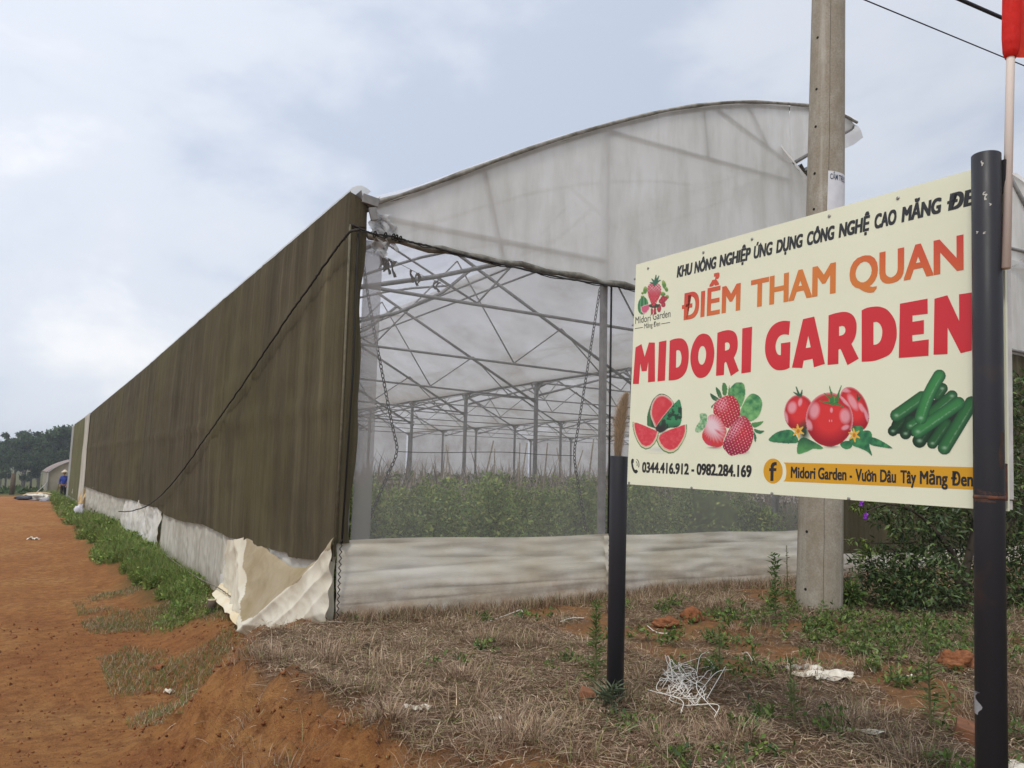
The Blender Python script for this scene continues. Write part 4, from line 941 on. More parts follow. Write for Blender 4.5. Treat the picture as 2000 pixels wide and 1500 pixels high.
def lattice(e):
    a = np.abs(np.sin((X_ + .55 * Y_) / 13.5)) < .42; b = np.abs(np.sin((X_ * .55 - Y_) / 13.5)) < .42
    p.blend(np.where(a | b, np.clip(1.15 - e, 0, .85), 0), (.80, .40, .48))
lattice(p.ell(1330, 290, 105, 125))
p.lay(p.inside([(945, 680), (970, 600), (1020, 520), (1010, 440), (1080, 420), (1120, 470), (1110, 580), (1060, 660), (1000, 700)]), p.grad((.05, .28, .10), (.45, .62, .38), .5 + vfbm(X_ / 25, Y_ / 25)))
cs = p.inside([(1045, 760), (1075, 650), (1120, 550), (1135, 470), (1200, 440), (1290, 480), (1370, 600), (1400, 690), (1360, 800), (1330, 900), (1200, 905), (1100, 860)])
ang = np.arctan2(Y_ - 640, X_ - 1180); p.lay(cs, p.grad((.80, .60, .64), (.62, .035, .04), p.ell(1200, 610, 150, 230, -.6) * 1.25 - .45 + .12 * np.sin(ang * 26)))
p.blend(np.where(cs, 1.2 - p.ell(1290, 700, 90, 26, .65) * 1.1, 0), (.66, .10, .13)); p.blend(np.where(cs & (Y_ > 820) & (X_ < 1180), .5, 0), (.6, .05, .15))
p.blend(.9 - p.ell(1230, 920, 150, 26), (.20, .02, .09)); p.blend(.9 - p.ell(1600, 985, 170, 50), (.25, .03, .12))
fs = p.inside([(1345, 900), (1380, 780), (1440, 650), (1520, 530), (1600, 470), (1660, 465), (1730, 530), (1780, 640), (1790, 760), (1750, 900), (1680, 990), (1560, 1020), (1460, 1035), (1390, 970)])
p.lay(fs, p.grad((.58, .02, .05), (.30, .008, .05), p.ell(1640, 700, 290, 330))); seeds(fs); keep = p.C.copy(); lattice(p.ell(1530, 650, 80, 215, .62)); p.C = np.where(fs[..., None], p.C, keep)
for sp in ([(1760, 570), (1850, 550), (1935, 540), (1880, 600), (1800, 630)], [(1800, 650), (1880, 670), (1945, 680), (1890, 720), (1820, 700)], [(1795, 690), (1830, 760), (1820, 840), (1800, 800)]): p.lay(p.inside(sp), p.grad((.10, .30, .08), (.02, .13, .06), (Y_ - 540) / 200))
p.build('strawberry_picture')
# tomatoes
p = Pic(1490, 740, 7.6923, 70, 1960, 70, 1170, 6); X_, Y_ = p.X, p.Y
def tom(cx_, cy_, rx, ry, a, hl):
    e = p.ell(cx_, cy_, rx, ry, a); p.lay(e < 1, p.grad((.70, .028, .028), (.36, .004, .014), (e - .5) * 1.9 + (Y_ - cy_) / (2.6 * ry))); p.blend(np.where((e < 1) & (e > .9) & (Y_ < cy_ + .4 * ry), (e - .9) * 7, 0), (.85, .42, .45))
    for hx, hy, hrx, hry, ha in hl: p.blend(np.where(e < .97, np.clip(1.25 - 1.15 * p.ell(hx, hy, hrx, hry, ha), 0, .60), 0), (.88, .50, .56))
tom(545, 510, 225, 275, 0, [(440, 430, 75, 100, .2), (345, 600, 40, 120, -.1), (560, 350, 35, 70, .2), (700, 200, 110, 30, -.1)])
tom(1370, 450, 205, 345, -.35, [(1350, 350, 60, 150, -.5), (1210, 160, 120, 40, .3), (1560, 560, 30, 140, -.3), (1480, 430, 40, 90, -.5)])
for lf in ([(85, 910), (180, 820), (290, 775), (420, 770), (500, 850), (530, 950), (400, 970), (250, 960), (150, 950)], [(1350, 1000), (1300, 900), (1440, 800), (1600, 780), (1640, 870), (1600, 990), (1640, 1150), (1560, 1090), (1450, 1040)], [(1600, 880), (1660, 880), (1780, 930), (1945, 1040), (1800, 1030), (1610, 985)], [(1160, 980), (1250, 930), (1350, 950), (1320, 1040), (1220, 1050)], [(1340, 720), (1420, 710), (1500, 720), (1500, 790), (1440, 820), (1350, 800)]):
    p.lay(p.inside(lf), p.grad((.015, .12, .055), (.06, .30, .10), .45 + .14 * np.sin(X_ / 17 + Y_ / 40) + .8 * vfbm(X_ / 60, Y_ / 60)))
p.blend(1.3 - p.ell(620, 800, 90, 160), (.02, .05, .025))
p.lay(p.inside([(520, 1120), (530, 950), (600, 880), (720, 920), (900, 1030), (850, 1060), (760, 1050), (650, 1100)]), p.grad((.015, .09, .04), (.10, .34, .10), (Y_ - 900) / 220 + .3 * vfbm(X_ / 50, Y_ / 50)))
p.blend(.9 - p.ell(1030, 1020, 160, 25), (.1, .02, .03))
tom(1000, 610, 355, 405, 0, [(775, 480, 85, 135, .15), (1235, 560, 90, 125, -.1), (700, 690, 45, 95, -.3), (1030, 470, 25, 45, 0), (1000, 630, 8, 22, 0), (1035, 630, 8, 22, 0), (1240, 730, 70, 40, -.4), (1230, 340, 110, 30, .8)])
p.blend(np.where(p.ell(1040, 340, 170, 70) < 1, .25, 0), (.35, .0, .01))
def stroke(x0, y0, x1, y1, w, c):
    t = np.clip(((X_ - x0) * (x1 - x0) + (Y_ - y0) * (y1 - y0)) / ((x1 - x0) ** 2 + (y1 - y0) ** 2), 0, 1); d = np.hypot(X_ - x0 - t * (x1 - x0), Y_ - y0 - t * (y1 - y0)); p.lay(d < w * (1.15 - t * .8), c)
p.lay(p.ell(1065, 325, 75, 62) < 1, p.grad((.02, .11, .03), (.10, .33, .07), .5 + .5 * np.sin(X_ / 14)))
for a in ((1050, 330, 920, 215), (1050, 320, 1000, 110), (1100, 320, 1180, 100), (1060, 380, 850, 330), (1090, 370, 1210, 420), (1030, 330, 1040, 200), (1110, 330, 1150, 230)): stroke(*a, 17, (.05, .20, .05))
for a in ((545, 250, 460, 200), (545, 250, 500, 120), (570, 250, 590, 170), (1430, 310, 1420, 225), (1430, 300, 1480, 270)): stroke(*a, 18, (.02, .11, .05))
for fx, fy in ((530, 785), (1372, 845)):
    for k in range(6):
        t = k * 1.047 + .4; stroke(fx, fy, fx + 88 * math.cos(t), fy + 100 * math.sin(t), 26, (.78, .45, .06))
    p.lay(p.ell(fx, fy, 24, 30) < 1, (.55, .20, .02))
p.build('tomato_picture')
# cucumbers
p = Pic(1720, 710, 7.894, 90, 1500, 80, 1430, 6); X_, Y_ = p.X, p.Y
p.blend(np.where(p.inside([(180, 900), (420, 620), (900, 560), (1250, 700), (1000, 1200), (820, 1250), (600, 1150), (400, 1100), (200, 1060)]), 1, 0), (.012, .022, .012))
def cuc(x0, y0, x1, y1, r, b, bend=0):
    L2 = (x1 - x0) ** 2 + (y1 - y0) ** 2; t = np.clip(((X_ - x0) * (x1 - x0) + (Y_ - y0) * (y1 - y0)) / L2, 0, 1); bx = bend * np.sin(PI * t)
    nx_, ny_ = -(y1 - y0) / L2 ** .5, (x1 - x0) / L2 ** .5
    dx = X_ - x0 - t * (x1 - x0) - nx_ * bx; dy = Y_ - y0 - t * (y1 - y0) - ny_ * bx; d = np.hypot(dx, dy) / r; s_ = (dx * nx_ + dy * ny_) / r
    if nx_ < 0: s_ = -s_
    base = p.grad((.035, .20, .05), (.005, .04, .02), np.clip(d ** 2 * .8 + (s_ > 0) * s_ * .15, 0, 1)) * b
    p.lay(d < 1, base); p.blend(np.where(d < 1, .55 * np.exp(-((s_ - .28) / .10) ** 2) * (.5 + .9 * vfbm(X_ / 22, Y_ / 22)) * np.exp(-((t - .5) / .45) ** 4), 0), np.array((.40, .62, .42)) * min(1, b))
    p.blend(np.where(d < 1, .7 * np.exp(-(((X_ - x0) / (r * .3)) ** 2 + ((Y_ - y0) / (r * .22)) ** 2)), 0), (.35, .55, .38))
for a in ((190, 1040, 330, 880, 80, .28), (385, 1080, 460, 880, 90, .28), (600, 1190, 720, 1000, 110, .28), (800, 1230, 1010, 930, 85, .55), (985, 1300, 1400, 610, 105, .85), (245, 800, 640, 520, 98, .9), (950, 385, 880, 480, 85, .6), (1100, 500, 800, 760, 88, .75), (460, 960, 620, 850, 70, .9), (575, 1050, 1200, 615, 102, 1.15)): cuc(*a)
cuc(620, 840, 905, 190, 98, 1.25, -30)
p.build('cucumber_picture')
# little emblem: strawberry, melon and red fruit
p = Pic(1225, 520, 6.667, 125, 560, 105, 645, 5); X_, Y_ = p.X, p.Y
for lx, ly, rx, ry, a in ((235, 310, 26, 50, .1), (480, 240, 26, 58, -.25), (510, 300, 22, 34, -.3), (200, 400, 24, 20, 0), (460, 360, 40, 28, .2), (520, 400, 22, 28, 0), (200, 350, 16, 16, 0)): e = p.ell(lx, ly, rx, ry, a); p.lay(e < 1, p.grad((.10, .25, .05), (.40, .50, .12), (ly - Y_) / ry))
e = p.ell(205, 515, 68, 115, .1); p.lay(e < 1, p.grad((.02, .12, .05), (.10, .33, .12), .5 + .5 * np.sin((X_ - 205) / (6 + 3 * (1 - e.clip(0, 1))))))
p.lay(p.inside([(175, 530), (230, 505), (300, 490), (290, 560), (250, 610), (210, 620), (185, 590)], False), (.72, .55, .52)); p.lay(p.inside(scaled([(175, 530), (230, 505), (300, 490), (290, 560), (250, 610), (210, 620), (185, 590)], (235, 545), .85), False), (.62, .10, .20))
for lx, ly, rx, ry in ((470, 430, 38, 46), (440, 455, 30, 32), (470, 500, 30, 34), (500, 420, 22, 30), (415, 545, 27, 55), (322, 590, 16, 46), (362, 585, 18, 50)): e = p.ell(lx, ly, rx, ry); p.lay(e < 1, p.grad((.60, .05, .07), (.30, .01, .04), e))
p.lay(p.ell(350, 515, 70, 28) < 1, (.03, .05, .02))
s1 = p.inside([(262, 300), (280, 240), (330, 215), (400, 225), (440, 270), (440, 340), (400, 440), (340, 525), (290, 430), (267, 350)]); p.lay(s1, p.grad((.60, .03, .06), (.42, .01, .04), p.ell(350, 400, 120, 160)))
a = (np.abs(np.sin((X_ + Y_) / 12)) < .35) | (np.abs(np.sin((X_ - Y_) / 12)) < .35); p.blend(np.where(s1 & a, np.clip((370 - Y_) / 90, 0, .85), 0), (.85, .55, .58)); p.blend(np.where(s1 & (Y_ > 350) & (np.sin(X_ / 6) * np.sin(Y_ / 7) > .75), .8, 0), (.82, .6, .5))
for a in ((365, 225, 300, 215), (365, 220, 320, 165), (365, 215, 375, 118), (370, 215, 412, 130), (370, 220, 430, 182), (365, 230, 345, 255)): stroke(*a, 17, (.03, .14, .08))
p.build('logo_picture')

# black steel posts of the sign
post_m = mat('black_painted_pipe', (.023, .023, .028), .5, .0, .3)
pfn = noise_node(post_m, 6, 8, .7, (1, 1, .4)); pf2 = noise_node(post_m, 28, 6, .7, (1, 1, .5)); pf3 = noise_node(post_m, 2.2, 4, .6)
c = mixc(post_m, ramp(post_m, pf2, [(.70, (0, 0, 0)), (.78, (.5,) * 3)]), (.023, .023, .028), (.10, .10, .105))
c = mixc(post_m, ramp(post_m, pfn, [(.60, (0, 0, 0)), (.74, (.7,) * 3)]), c, (.03, .029, .031)); c = mixc(post_m, ramp(post_m, pf3, [(.62, (0, 0, 0)), (.72, (.6,) * 3)]), c, (.07, .04, .026))
setc(post_m, c); setn(post_m, bump(post_m, pf2, .15, .003)); L(post_m, ramp(post_m, pfn, [(.3, (.35,) * 3), (.7, (.6,) * 3)]), P(post_m).inputs['Roughness'])
def pipe(u, y, r, top, bot):
    mb = MB(); mb.lathe([(r, bot), (r, top - .002), (r - .002, top), (r - .006, top), (r - .006, top - .25), (.001, top - .25)], (u, y, 0), 40); return mb.build('post', post_m, SIGN, True)
uL = uv(1209, 890)[0]; vL = uv(1209, 891)[1]
LP = pipe(uL, .0, .049, VB + vL, -.55)
uR, vR = uv(1926, 303, -.058); RP = pipe(uR, -.058, .047, VB + vR, -.6)
for o in (LP, RP): o.data.polygons.foreach_set('use_smooth', [False] * len(o.data.polygons)); o.data.update()
for o in (LP, RP):
    for pl in o.data.polygons: pl.use_smooth = abs(pl.normal.z) < .5
fb_ = on_z(1201, 1372, 0); lb_ = SM.T @ (fb_ - SO); zt_ = VB + vL; kx_ = (lb_[0] - uL) / (zt_ - (lb_[2] + VB)); ky_ = lb_[1] / (zt_ - (lb_[2] + VB))   # the short post stands a little off the plane of the board
for v_ in LP.data.vertices: v_.co.x += (zt_ - v_.co.z) * kx_; v_.co.y += (zt_ - v_.co.z) * ky_
rust_m = noisy('rusty_plate', (.16, .06, .03), (.05, .03, .025), 30, .8, bumps=.5, bdist=.004); bk_m = mat('black_bracket', (.02, .02, .022), .5)
def bracket(x0, x1, y0, y1, m):
    a = uv(x0, y0, -.02); b = uv(x1, y1, -.02); mb = MB(); mb.box(((a[0] + b[0]) / 2, -.022, VB + (a[1] + b[1]) / 2), (abs(b[0] - a[0]), .02, abs(a[1] - b[1]))); 
    for k in (.25, .75): mb.lathe([(.006, 0), (.006, .006)], n=8).v  # bolt heads
    return mb.build('bracket', m, SIGN, bevel=.002)
bracket(1955, 1968, 315, 376, bk_m); bracket(1954, 1967, 905, 978, rust_m)
# bare metal scar, rust ring and paint splashes on the near post
def scar(pts, m, nm):
    R0 = .0474; vs_ = []; cu_, cv_ = uv(*pts[0], -.1)
    loops = [[uv(x, y, -.10) for x, y in pts]]; v, f = outline_mesh(loops)
    out = []
    for a, b in v:
        off = max(-.98, min(.98, (a - uR + .035) / R0)); ang_ = math.asin(off) if abs(off) < 1 else 0
        out.append((uR + R0 * math.sin(ang_ - .9), -.058 - R0 * math.cos(ang_ - .9), VB + b))
    me = bpy.data.meshes.new('mesh'); me.from_pydata(out, [], f); me.update(); return link(nm, me, m, RP)
mb = MB(); mb.lathe([(.0470, uv(1926, 972, -.058)[1] + VB - .006), (.0484, uv(1926, 972, -.058)[1] + VB), (.0470, uv(1926, 972, -.058)[1] + VB + .008)], (uR, -.058, 0), 40); mb.build('weld_ring', rust_m, RP, True)
scuff = noisy('bare_metal', (.34, .34, .35), (.22, .22, .22), 20, .5); splash = mat('cream_paint', (.55, .54, .48), .6)
def patch(cy_px, h_px, a0, a1, m, nm, jag=.25, seed=0):
    vt = uv(1926, cy_px - h_px / 2, -.058)[1] + VB; vb = uv(1926, cy_px + h_px / 2, -.058)[1] + VB; mb = MB()
    def fn(u, v):
        q = a0 + (a1 - a0) * (u * (1 - jag * (.5 + .5 * math.sin(v * 9 + seed))) + jag * .3 * math.sin(v * 5 + seed)); return (uR + .0474 * math.cos(q), -.058 + .0474 * math.sin(q), vb + (vt - vb) * v)
    mb.sheet(fn, 6, 10); return mb.build(nm, m, RP, True)
patch(1372, 44, 3.60, 4.62, scuff, 'scraped_patch', .5, 1)
for cy_, h_, a0 in ((327, 10, 4.85), (386, 6, 4.95), (393, 12, 5.05), (408, 5, 5.35), (458, 5, 4.45), (462, 4, 4.95)): patch(cy_, h_, a0, a0 + .16, splash, 'paint_splash', .6, cy_)

patch(880, 70, 5.9, 6.45, noisy('rust_bloom', (.075, .04, .028), (.035, .026, .024), 30, .8), 'rust_patch', .5, 3); patch(968, 26, 4.2, 6.3, noisy('rust_streak', (.11, .05, .03), (.04, .028, .026), 24, .8), 'rust_patch', .7, 5)
# dry grass plume standing in the broken pipe
def spath(pts, y=0): return [SO + SM @ np.array((uv(*p, y)[0], y, uv(*p, y)[1])) for p in pts]
ax_ = spline(spath([(1207, 905), (1210, 860), (1216, 815), (1224, 772)], .02), 20)
n = 3600; ti = rng.random(n); k = (ti * (len(ax_) - 1)).astype(int); p0 = np.array(ax_)[k]; ang = rng.random(n) * 6.3
sp_ = .085 * np.sin(PI * np.clip(ti * .85 + .12, 0, 1)); V, T, C = blades(p0, ang, .25 + .35 * rng.random(n), sp_ * (.7 + .6 * rng.random(n)) + .02, np.full(n, .0022), pick([(.62, .50, .36), (.52, .40, .27), (.70, .58, .42)], n), .3)
o = link('grass_plume', mesh_np(V, T, C), grass_m); tag(o, 'dry tan feathery grass plume standing up from the short black post', 'grass plume')
mb = MB(); mb.tube(ax_, [.004 - .003 * i / len(ax_) for i in range(len(ax_))], 5); mb.build('stem', noisy('straw', (.40, .30, .19), (.3, .22, .14), 30, .8), o, True)

# ------------------------------------------------------------------ concrete pole, notice, cables, flag
conc = noisy('weathered_concrete', (.47, .435, .37), (.34, .30, .235), 2.6, .85, (1, 1, .45), .35, .01, c3=(.50, .475, .42))
g = noise_node(conc, 5, 8, .7, (1, 1, .8)); hh = noise_node(conc, 60, 5, .65); cb = P(conc).inputs['Base Color'].links[0].from_socket
cc_ = mixc(conc, ramp(conc, g, [(.42, (0, 0, 0)), (.66, (.55,) * 3)]), cb, (.24, .19, .12)); cc_ = mixc(conc, ramp(conc, hh, [(.40, (0, 0, 0)), (.66, (.55,) * 3)]), cc_, (.20, .175, .135)); cc_ = mixc(conc, ramp(conc, noise_node(conc, 2.2, 5, .6, (4, 4, .25)), [(.55, (0, 0, 0)), (.72, (.45,) * 3)]), cc_, (.56, .54, .48)); setc(conc, cc_)
pbase = on_z(1600, 1192, .06); dpt = project(pbase)[2]
ptop = deep(1618, 0, dpt + .6); axis = _n(ptop - pbase); r0 = 93 / 2 * dpt / F / 1.07
plen = 8.6; r1 = r0 * .67; uplen = np.linalg.norm(ptop - pbase)
PQ = Vector((0, 0, 1)).rotation_difference(Vector(axis)).to_matrix()
POLE = empty('utility_pole', tuple(pbase), PQ); tag(POLE, 'weathered round concrete utility pole behind the cream sign', 'utility pole')
rad = lambda z: r0 + (r1 - r0) * z / plen
mb = MB(); mb.lathe([(rad(z), z) for z in np.linspace(-.4, plen, 24)], n=48); shaft = mb.build('shaft', conc, POLE, True)
vl = np.array(PQ).T @ (CAM - pbase); face_a = math.atan2(vl[1], vl[0])
crk = MB(); crk.tube([(rad(z) * math.cos(face_a + .15 + .01 * math.sin(z * 3) + .008 * math.sin(z * 11)), rad(z) * math.sin(face_a + .15 + .01 * math.sin(z * 3) + .008 * math.sin(z * 11)), z) for z in np.linspace(0, plen, 90)], .0022, 4)
crk.build('mould_seam', mat('dark_seam', (.06, .05, .04), .9), POLE)
hole_m = mat('bolt_hole_dark', (.012, .011, .01), .9)
for py_ in (1152, 1048, 362 + 75, 362 + 4, 272, 196, 90, 2, -90):
    z = (1192 - py_) / 1192 * uplen * (1.0 + .0 * py_); a_ = face_a - .62
    mb = MB(); c0 = Vector((rad(z) * math.cos(a_), rad(z) * math.sin(a_), z)); nrm_ = Vector((math.cos(a_), math.sin(a_), 0))
    t1 = nrm_.orthogonal().normalized(); t2 = nrm_.cross(t1); vs_ = [c0 + nrm_ * .002 + (t1 * math.cos(q) + t2 * math.sin(q)) * .014 for q in np.linspace(0, 2 * PI, 13)[:-1]]
    vi = [c0 + nrm_ * -.02 + (t1 * math.cos(q) + t2 * math.sin(q)) * .010 for q in np.linspace(0, 2 * PI, 13)[:-1]]
    mb.add(vs_ + vi, [tuple(range(12))] + [(i, (i + 1) % 12, 12 + (i + 1) % 12, 12 + i) for i in range(12)]); mb.build('bolt_hole', hole_m, POLE)
# notice wrapped on the pole
zN = (1192 - 365) / 1192 * uplen
NOT = MB(); hN = .42; a0n, a1n = face_a + .12, face_a + 1.35
NOT.sheet(lambda u, v: ((rad(zN) + .006 + .012 * (u < .05) * v) * math.cos(a0n + (a1n - a0n) * u), (rad(zN) + .006) * math.sin(a0n + (a1n - a0n) * u), zN - hN * v - .02 * u), 24, 8)
paper_m = noisy('white_notice_paper', (.74, .75, .78), (.62, .63, .66), 5, .6, bumps=.1)
nroot = NOT.build('notice', paper_m, None, True); nroot.matrix_world = POLE.matrix_world.copy(); tag(nroot, 'white paper no climbing notice wrapped round the concrete pole', 'notice')
v, f = text_mesh('CẤM TRÈO', .008); lo, hi = capH(.008); wv = v[:, 0].max() - v[:, 0].min()
sN = .078 / (hi - lo); angw = 1.0
pts = []
for a, b in v:
    q = a0n + .10 + (a - v[:, 0].min()) / wv * angw; z = zN - .085 + (b - lo) * sN * .72 - .02 * (q - a0n) / (a1n - a0n)
    pts.append(((rad(zN) + .009) * math.cos(q), (rad(zN) + .009) * math.sin(q), z))
me = bpy.data.meshes.new('mesh'); me.from_pydata(pts, [], f); link('lettering', me, mat('blue_black_print', (.03, .05, .10), .5), nroot)
# overhead cables
cab_m = mat('black_cable', (.02, .02, .025), .6)
def cable(p, q, zc, r, label):
    a, b = on_z(*p, zc), on_z(*q, zc); d = b - a; d = d / np.linalg.norm(d); a2 = a - d * 30; b2 = b + d * 45
    pts_ = [a2 + (b2 - a2) * t for t in np.linspace(0, 1, 80)]; mid = [pt + np.array((0, 0, -.012 * math.sin(PI * i / 79) + .01)) for i, pt in enumerate(pts_)]
    mb = MB(); mb.tube(mid, r, 6); tag(mb.build('overhead_cable', cab_m, None, True), label, 'cable', 'overhead cables')
cable((1690, 0), (2000, 128), 6.0, .0065, 'thin overhead cable running from beside the concrete pole to the flag')
cable((1878, 0), (1958, 35), 5.2, .016, 'thick black overhead cable near the top corner behind the red flag')
# flag on a wooden stick tied to the near post
stick_m = noisy('bare_pine_stick', (.90, .81, .73), (.82, .71, .62), 3, .6, (1, 1, .1), .1)
fa, fb = deep(1965, 524, 2.70), deep(1975, 60, 2.86); fd = _n(fb - fa); FLEN = 1.75
FLAG = empty('flag', tuple(fa)); tag(FLAG, 'red cloth flag on a bare wooden stick fixed to the near black post', 'flag')
mb = MB(); mb.tube([fd * 0, fd * .9, fd * FLEN], [.0145, .0135, .0125], 14); mb.build('stick', stick_m, FLAG, True)
t0_ = np.linalg.norm(deep(1974, 112, 2.845) - fa)
side_ = _n(ROT @ np.array((1, .03, -.35))); fw = np.cross(side_, fd)
mb = MB(); mb.lathe([(.018, t0_ - .005), (.026, t0_ + .02), (.030, t0_ + .08), (.031, t0_ + .25), (.031, FLEN - .02), (.02, FLEN)], n=18)
sq = Vector((0, 0, 1)).rotation_difference(Vector(fd)).to_matrix(); mb.v = [tuple(sq @ Vector(q)) for q in mb.v]
red_cloth = mat('red_flag_cloth', (.80, .04, .03), .55, 0, .3); tl = N(red_cloth, 'ShaderNodeBsdfTranslucent'); tl.inputs[0].default_value = (.95, .10, .04, 1); ms = N(red_cloth, 'ShaderNodeMixShader'); ms.inputs[0].default_value = .55
L(red_cloth, P(red_cloth).outputs[0], ms.inputs[1]); L(red_cloth, tl.outputs[0], ms.inputs[2]); L(red_cloth, ms.outputs[0], red_cloth.node_tree.nodes['Material Output'].inputs[0])
setn(red_cloth, bump(red_cloth, noise_node(red_cloth, 9, 6, .65, (2, 2, 1)), .8, .03))
mb.build('flag_sleeve', red_cloth, FLAG, True)
mb = MB(); mb.sheet(lambda u, v: tuple(fd * (t0_ + .0 + (FLEN - t0_ - .02) * v - .10 * u * (1 - v) + .04 * u) + side_ * (.02 + .75 * u) + fw * (.05 * math.sin(u * 11 + v * 2) * min(1, u * 4) + .02 * math.sin(v * 9 + u * 5))), 40, 24)
mb.build('flag_cloth', red_cloth, FLAG, True)
mb = MB(); mb.lathe([(.004, 0), (.005, .004)], n=8); 

# ------------------------------------------------------------------ grass, weeds and litter on the ground
def ground_pts(n, fx, fy, dens):
    x = fx(n); y = fy(n); k = rng.random(n) < dens(x, y); x, y = x[k], y[k]; return np.stack([x, y, height(x, y)], 1)
DRY = [(.42, .31, .20), (.29, .19, .125), (.50, .385, .265), (.21, .135, .09), (.52, .42, .31), (.34, .225, .165), (.39, .28, .195), (.14, .09, .06), (.28, .24, .11), (.25, .15, .10), (.17, .19, .07)]
GRV = [(.19, .29, .06), (.14, .23, .05), (.27, .34, .09), (.24, .27, .08), (.11, .18, .04)]
GRN = [(.12, .20, .04), (.085, .15, .032), (.19, .26, .06), (.15, .20, .055)]
def bank_mask(x, y):
    d = crest_d(x, y) + .2 * vfbm(x * 1.3, y * 1.3, 3); m = sstep(-.12, .15, d)
    m *= 1 - .75 * sstep(-2.9, -3.8, y) * sstep(.3, -.6, x)
    m *= np.clip(1 - 1.1 * sstep(.10, .34, vfbm(x * 1.1 + 9, y * 1.1, 3)) * (x > 1.5), .06, 1)
    return m
def in_wall(x, y): return (y > -.08) & (x > -.1)
parts = []
for n, x0, x1, y0, y1, l0, l1, w in ((100000, -1.4, 4.0, -5.2, -.05, .02, .075, .004), (45000, 2.0, 9.5, -5.0, -.1, .04, .11, .005), (30000, 3.0, 14, -4.5, -.1, .05, .14, .008)):
    p = ground_pts(n, lambda n: x0 + (x1 - x0) * rng.random(n), lambda n: y0 + (y1 - y0) * rng.random(n), lambda x, y: bank_mask(x, y) * ~in_wall(x, y) * (.55 + .9 * vfbm(x * 2.2, y * 2.2, 3)))
    m = len(p); parts.append(blades(p, rng.random(m) * 6.3, .85 + .7 * rng.random(m), l0 + (l1 - l0) * rng.random(m) ** 1.5, w * (.6 + .8 * rng.random(m)), pick(DRY, m, .22), .5))
# fans of longer dead grass
for i in range(260):
    x = -1.1 + 8 * rng.random() ** 1.4; y = -4.9 + 4.6 * rng.random()
    if crest_d(np.array([x]), np.array([y]))[0] < .0 or rng.random() > float(bank_mask(np.array([x]), np.array([y]))[0]) + .15: continue
    m = 60 + int(70 * rng.random()); q = .05 + .08 * rng.random(); px_ = x + q * rng.normal(size=m); py_ = y + q * rng.normal(size=m)
    parts.append(blades(np.stack([px_, py_, height(px_, py_)], 1), np.arctan2(py_ - y, px_ - x) + .5 * rng.normal(size=m), .25 + .8 * rng.random(m), (.06 + .11 * rng.random(m)) * (.7 + .6 * rng.random()), .002 + .0025 * rng.random(m), pick(DRY, m, .2) * (.8 + .5 * rng.random()), .7))
# tufts hanging over the little scarp and on the bare soil
for x, y in [(-.85, -2.9), (-.72, -3.25), (-1.15, -2.5), (-1.25, -1.9), (-.95, -3.6), (-.55, -3.5), (-.2, -3.75), (.1, -4.0), (-1.05, -.9), (-1.35, -2.2), (-.7, -1.5), (-1.6, -3.0)]:
    m = 90; q = .07; px_ = x + q * rng.normal(size=m); py_ = y + q * rng.normal(size=m)
    parts.append(blades(np.stack([px_, py_, height(px_, py_)], 1), rng.random(m) * 6.3, .3 + .9 * rng.random(m), .07 + .13 * rng.random(m), .002 + .0022 * rng.random(m), pick(DRY, m, .2) * 1.05, .7))
for bx_, by_, rr_ in ((on_z(1203, 1372, 0)[0], on_z(1203, 1372, 0)[1], .07), (on_z(1602, 1195, .06)[0], on_z(1602, 1195, .06)[1], .24)):
    m = 420; a = rng.random(m) * 6.3; q = rr_ * (1 + .5 * rng.random(m)); px_ = bx_ + q * np.cos(a); py_ = by_ + q * np.sin(a)
    parts.append(blades(np.stack([px_, py_, height(px_, py_)], 1), a + .6 * rng.normal(size=m), .2 + .8 * rng.random(m), .05 + .10 * rng.random(m), .004 * np.ones(m), pick(DRY + [(.14, .2, .06)], m, .2), .6))
for fx, fy, fs in ((1010, 1450, 1.5), (640, 1290, 1.2), (760, 1425, 1.1), (1290, 1450, 1.0), (540, 1290, 1.0), (900, 1330, .9), (1440, 1440, 1.0), (1650, 1410, 1.0)):
    c_ = on_z(fx, fy, 0); m = 330; q = .07 * fs; px_ = c_[0] + q * rng.normal(size=m); py_ = c_[1] + q * rng.normal(size=m)
    parts.append(blades(np.stack([px_, py_, height(px_, py_)], 1), np.arctan2(py_ - c_[1], px_ - c_[0]) + .5 * rng.normal(size=m), .2 + .9 * rng.random(m), (.07 + .12 * rng.random(m)) * fs, .002 + .0015 * rng.random(m), pick(DRY[:8], m, .2) * 1.1, .7))
# rows of dry grass along the foot of the front skirt
n = 9000; x = 9.3 * rng.random(n) ** 1.1; y = -.09 - .25 * rng.random(n) ** 2; parts.append(blades(np.stack([x, y, height(x, y)], 1), rng.random(n) * 6.3, .2 + .6 * rng.random(n), .06 + .12 * rng.random(n), .004 * (.6 + .8 * rng.random(n)), pick(DRY, n, .2), .5))
# loose straw lying flat
n = 75000; x = -1.4 + 9 * rng.random(n) ** 1.2; y = -5.2 + 5.1 * rng.random(n); k = (rng.random(n) < bank_mask(x, y) * .8 + .03) & ~in_wall(x, y); x, y = x[k], y[k]; m = len(x); a = rng.random(m) * 6.3; l_ = .04 + .14 * rng.random(m) ** 2
zz = height(x, y) + .012 + .03 * rng.random(m); parts.append(blades(np.stack([x, y, zz], 1), a, 1.35 + .25 * rng.random(m), l_, .0035 + .003 * rng.random(m), pick(DRY, m, .25) * 1.1, .25))
V, T, C = merge(parts); tag(link('dry_grass', mesh_np(V, T, C), grass_m), 'matted dry brown grass covering the bank in front of the greenhouse', 'dry grass', kind='stuff')

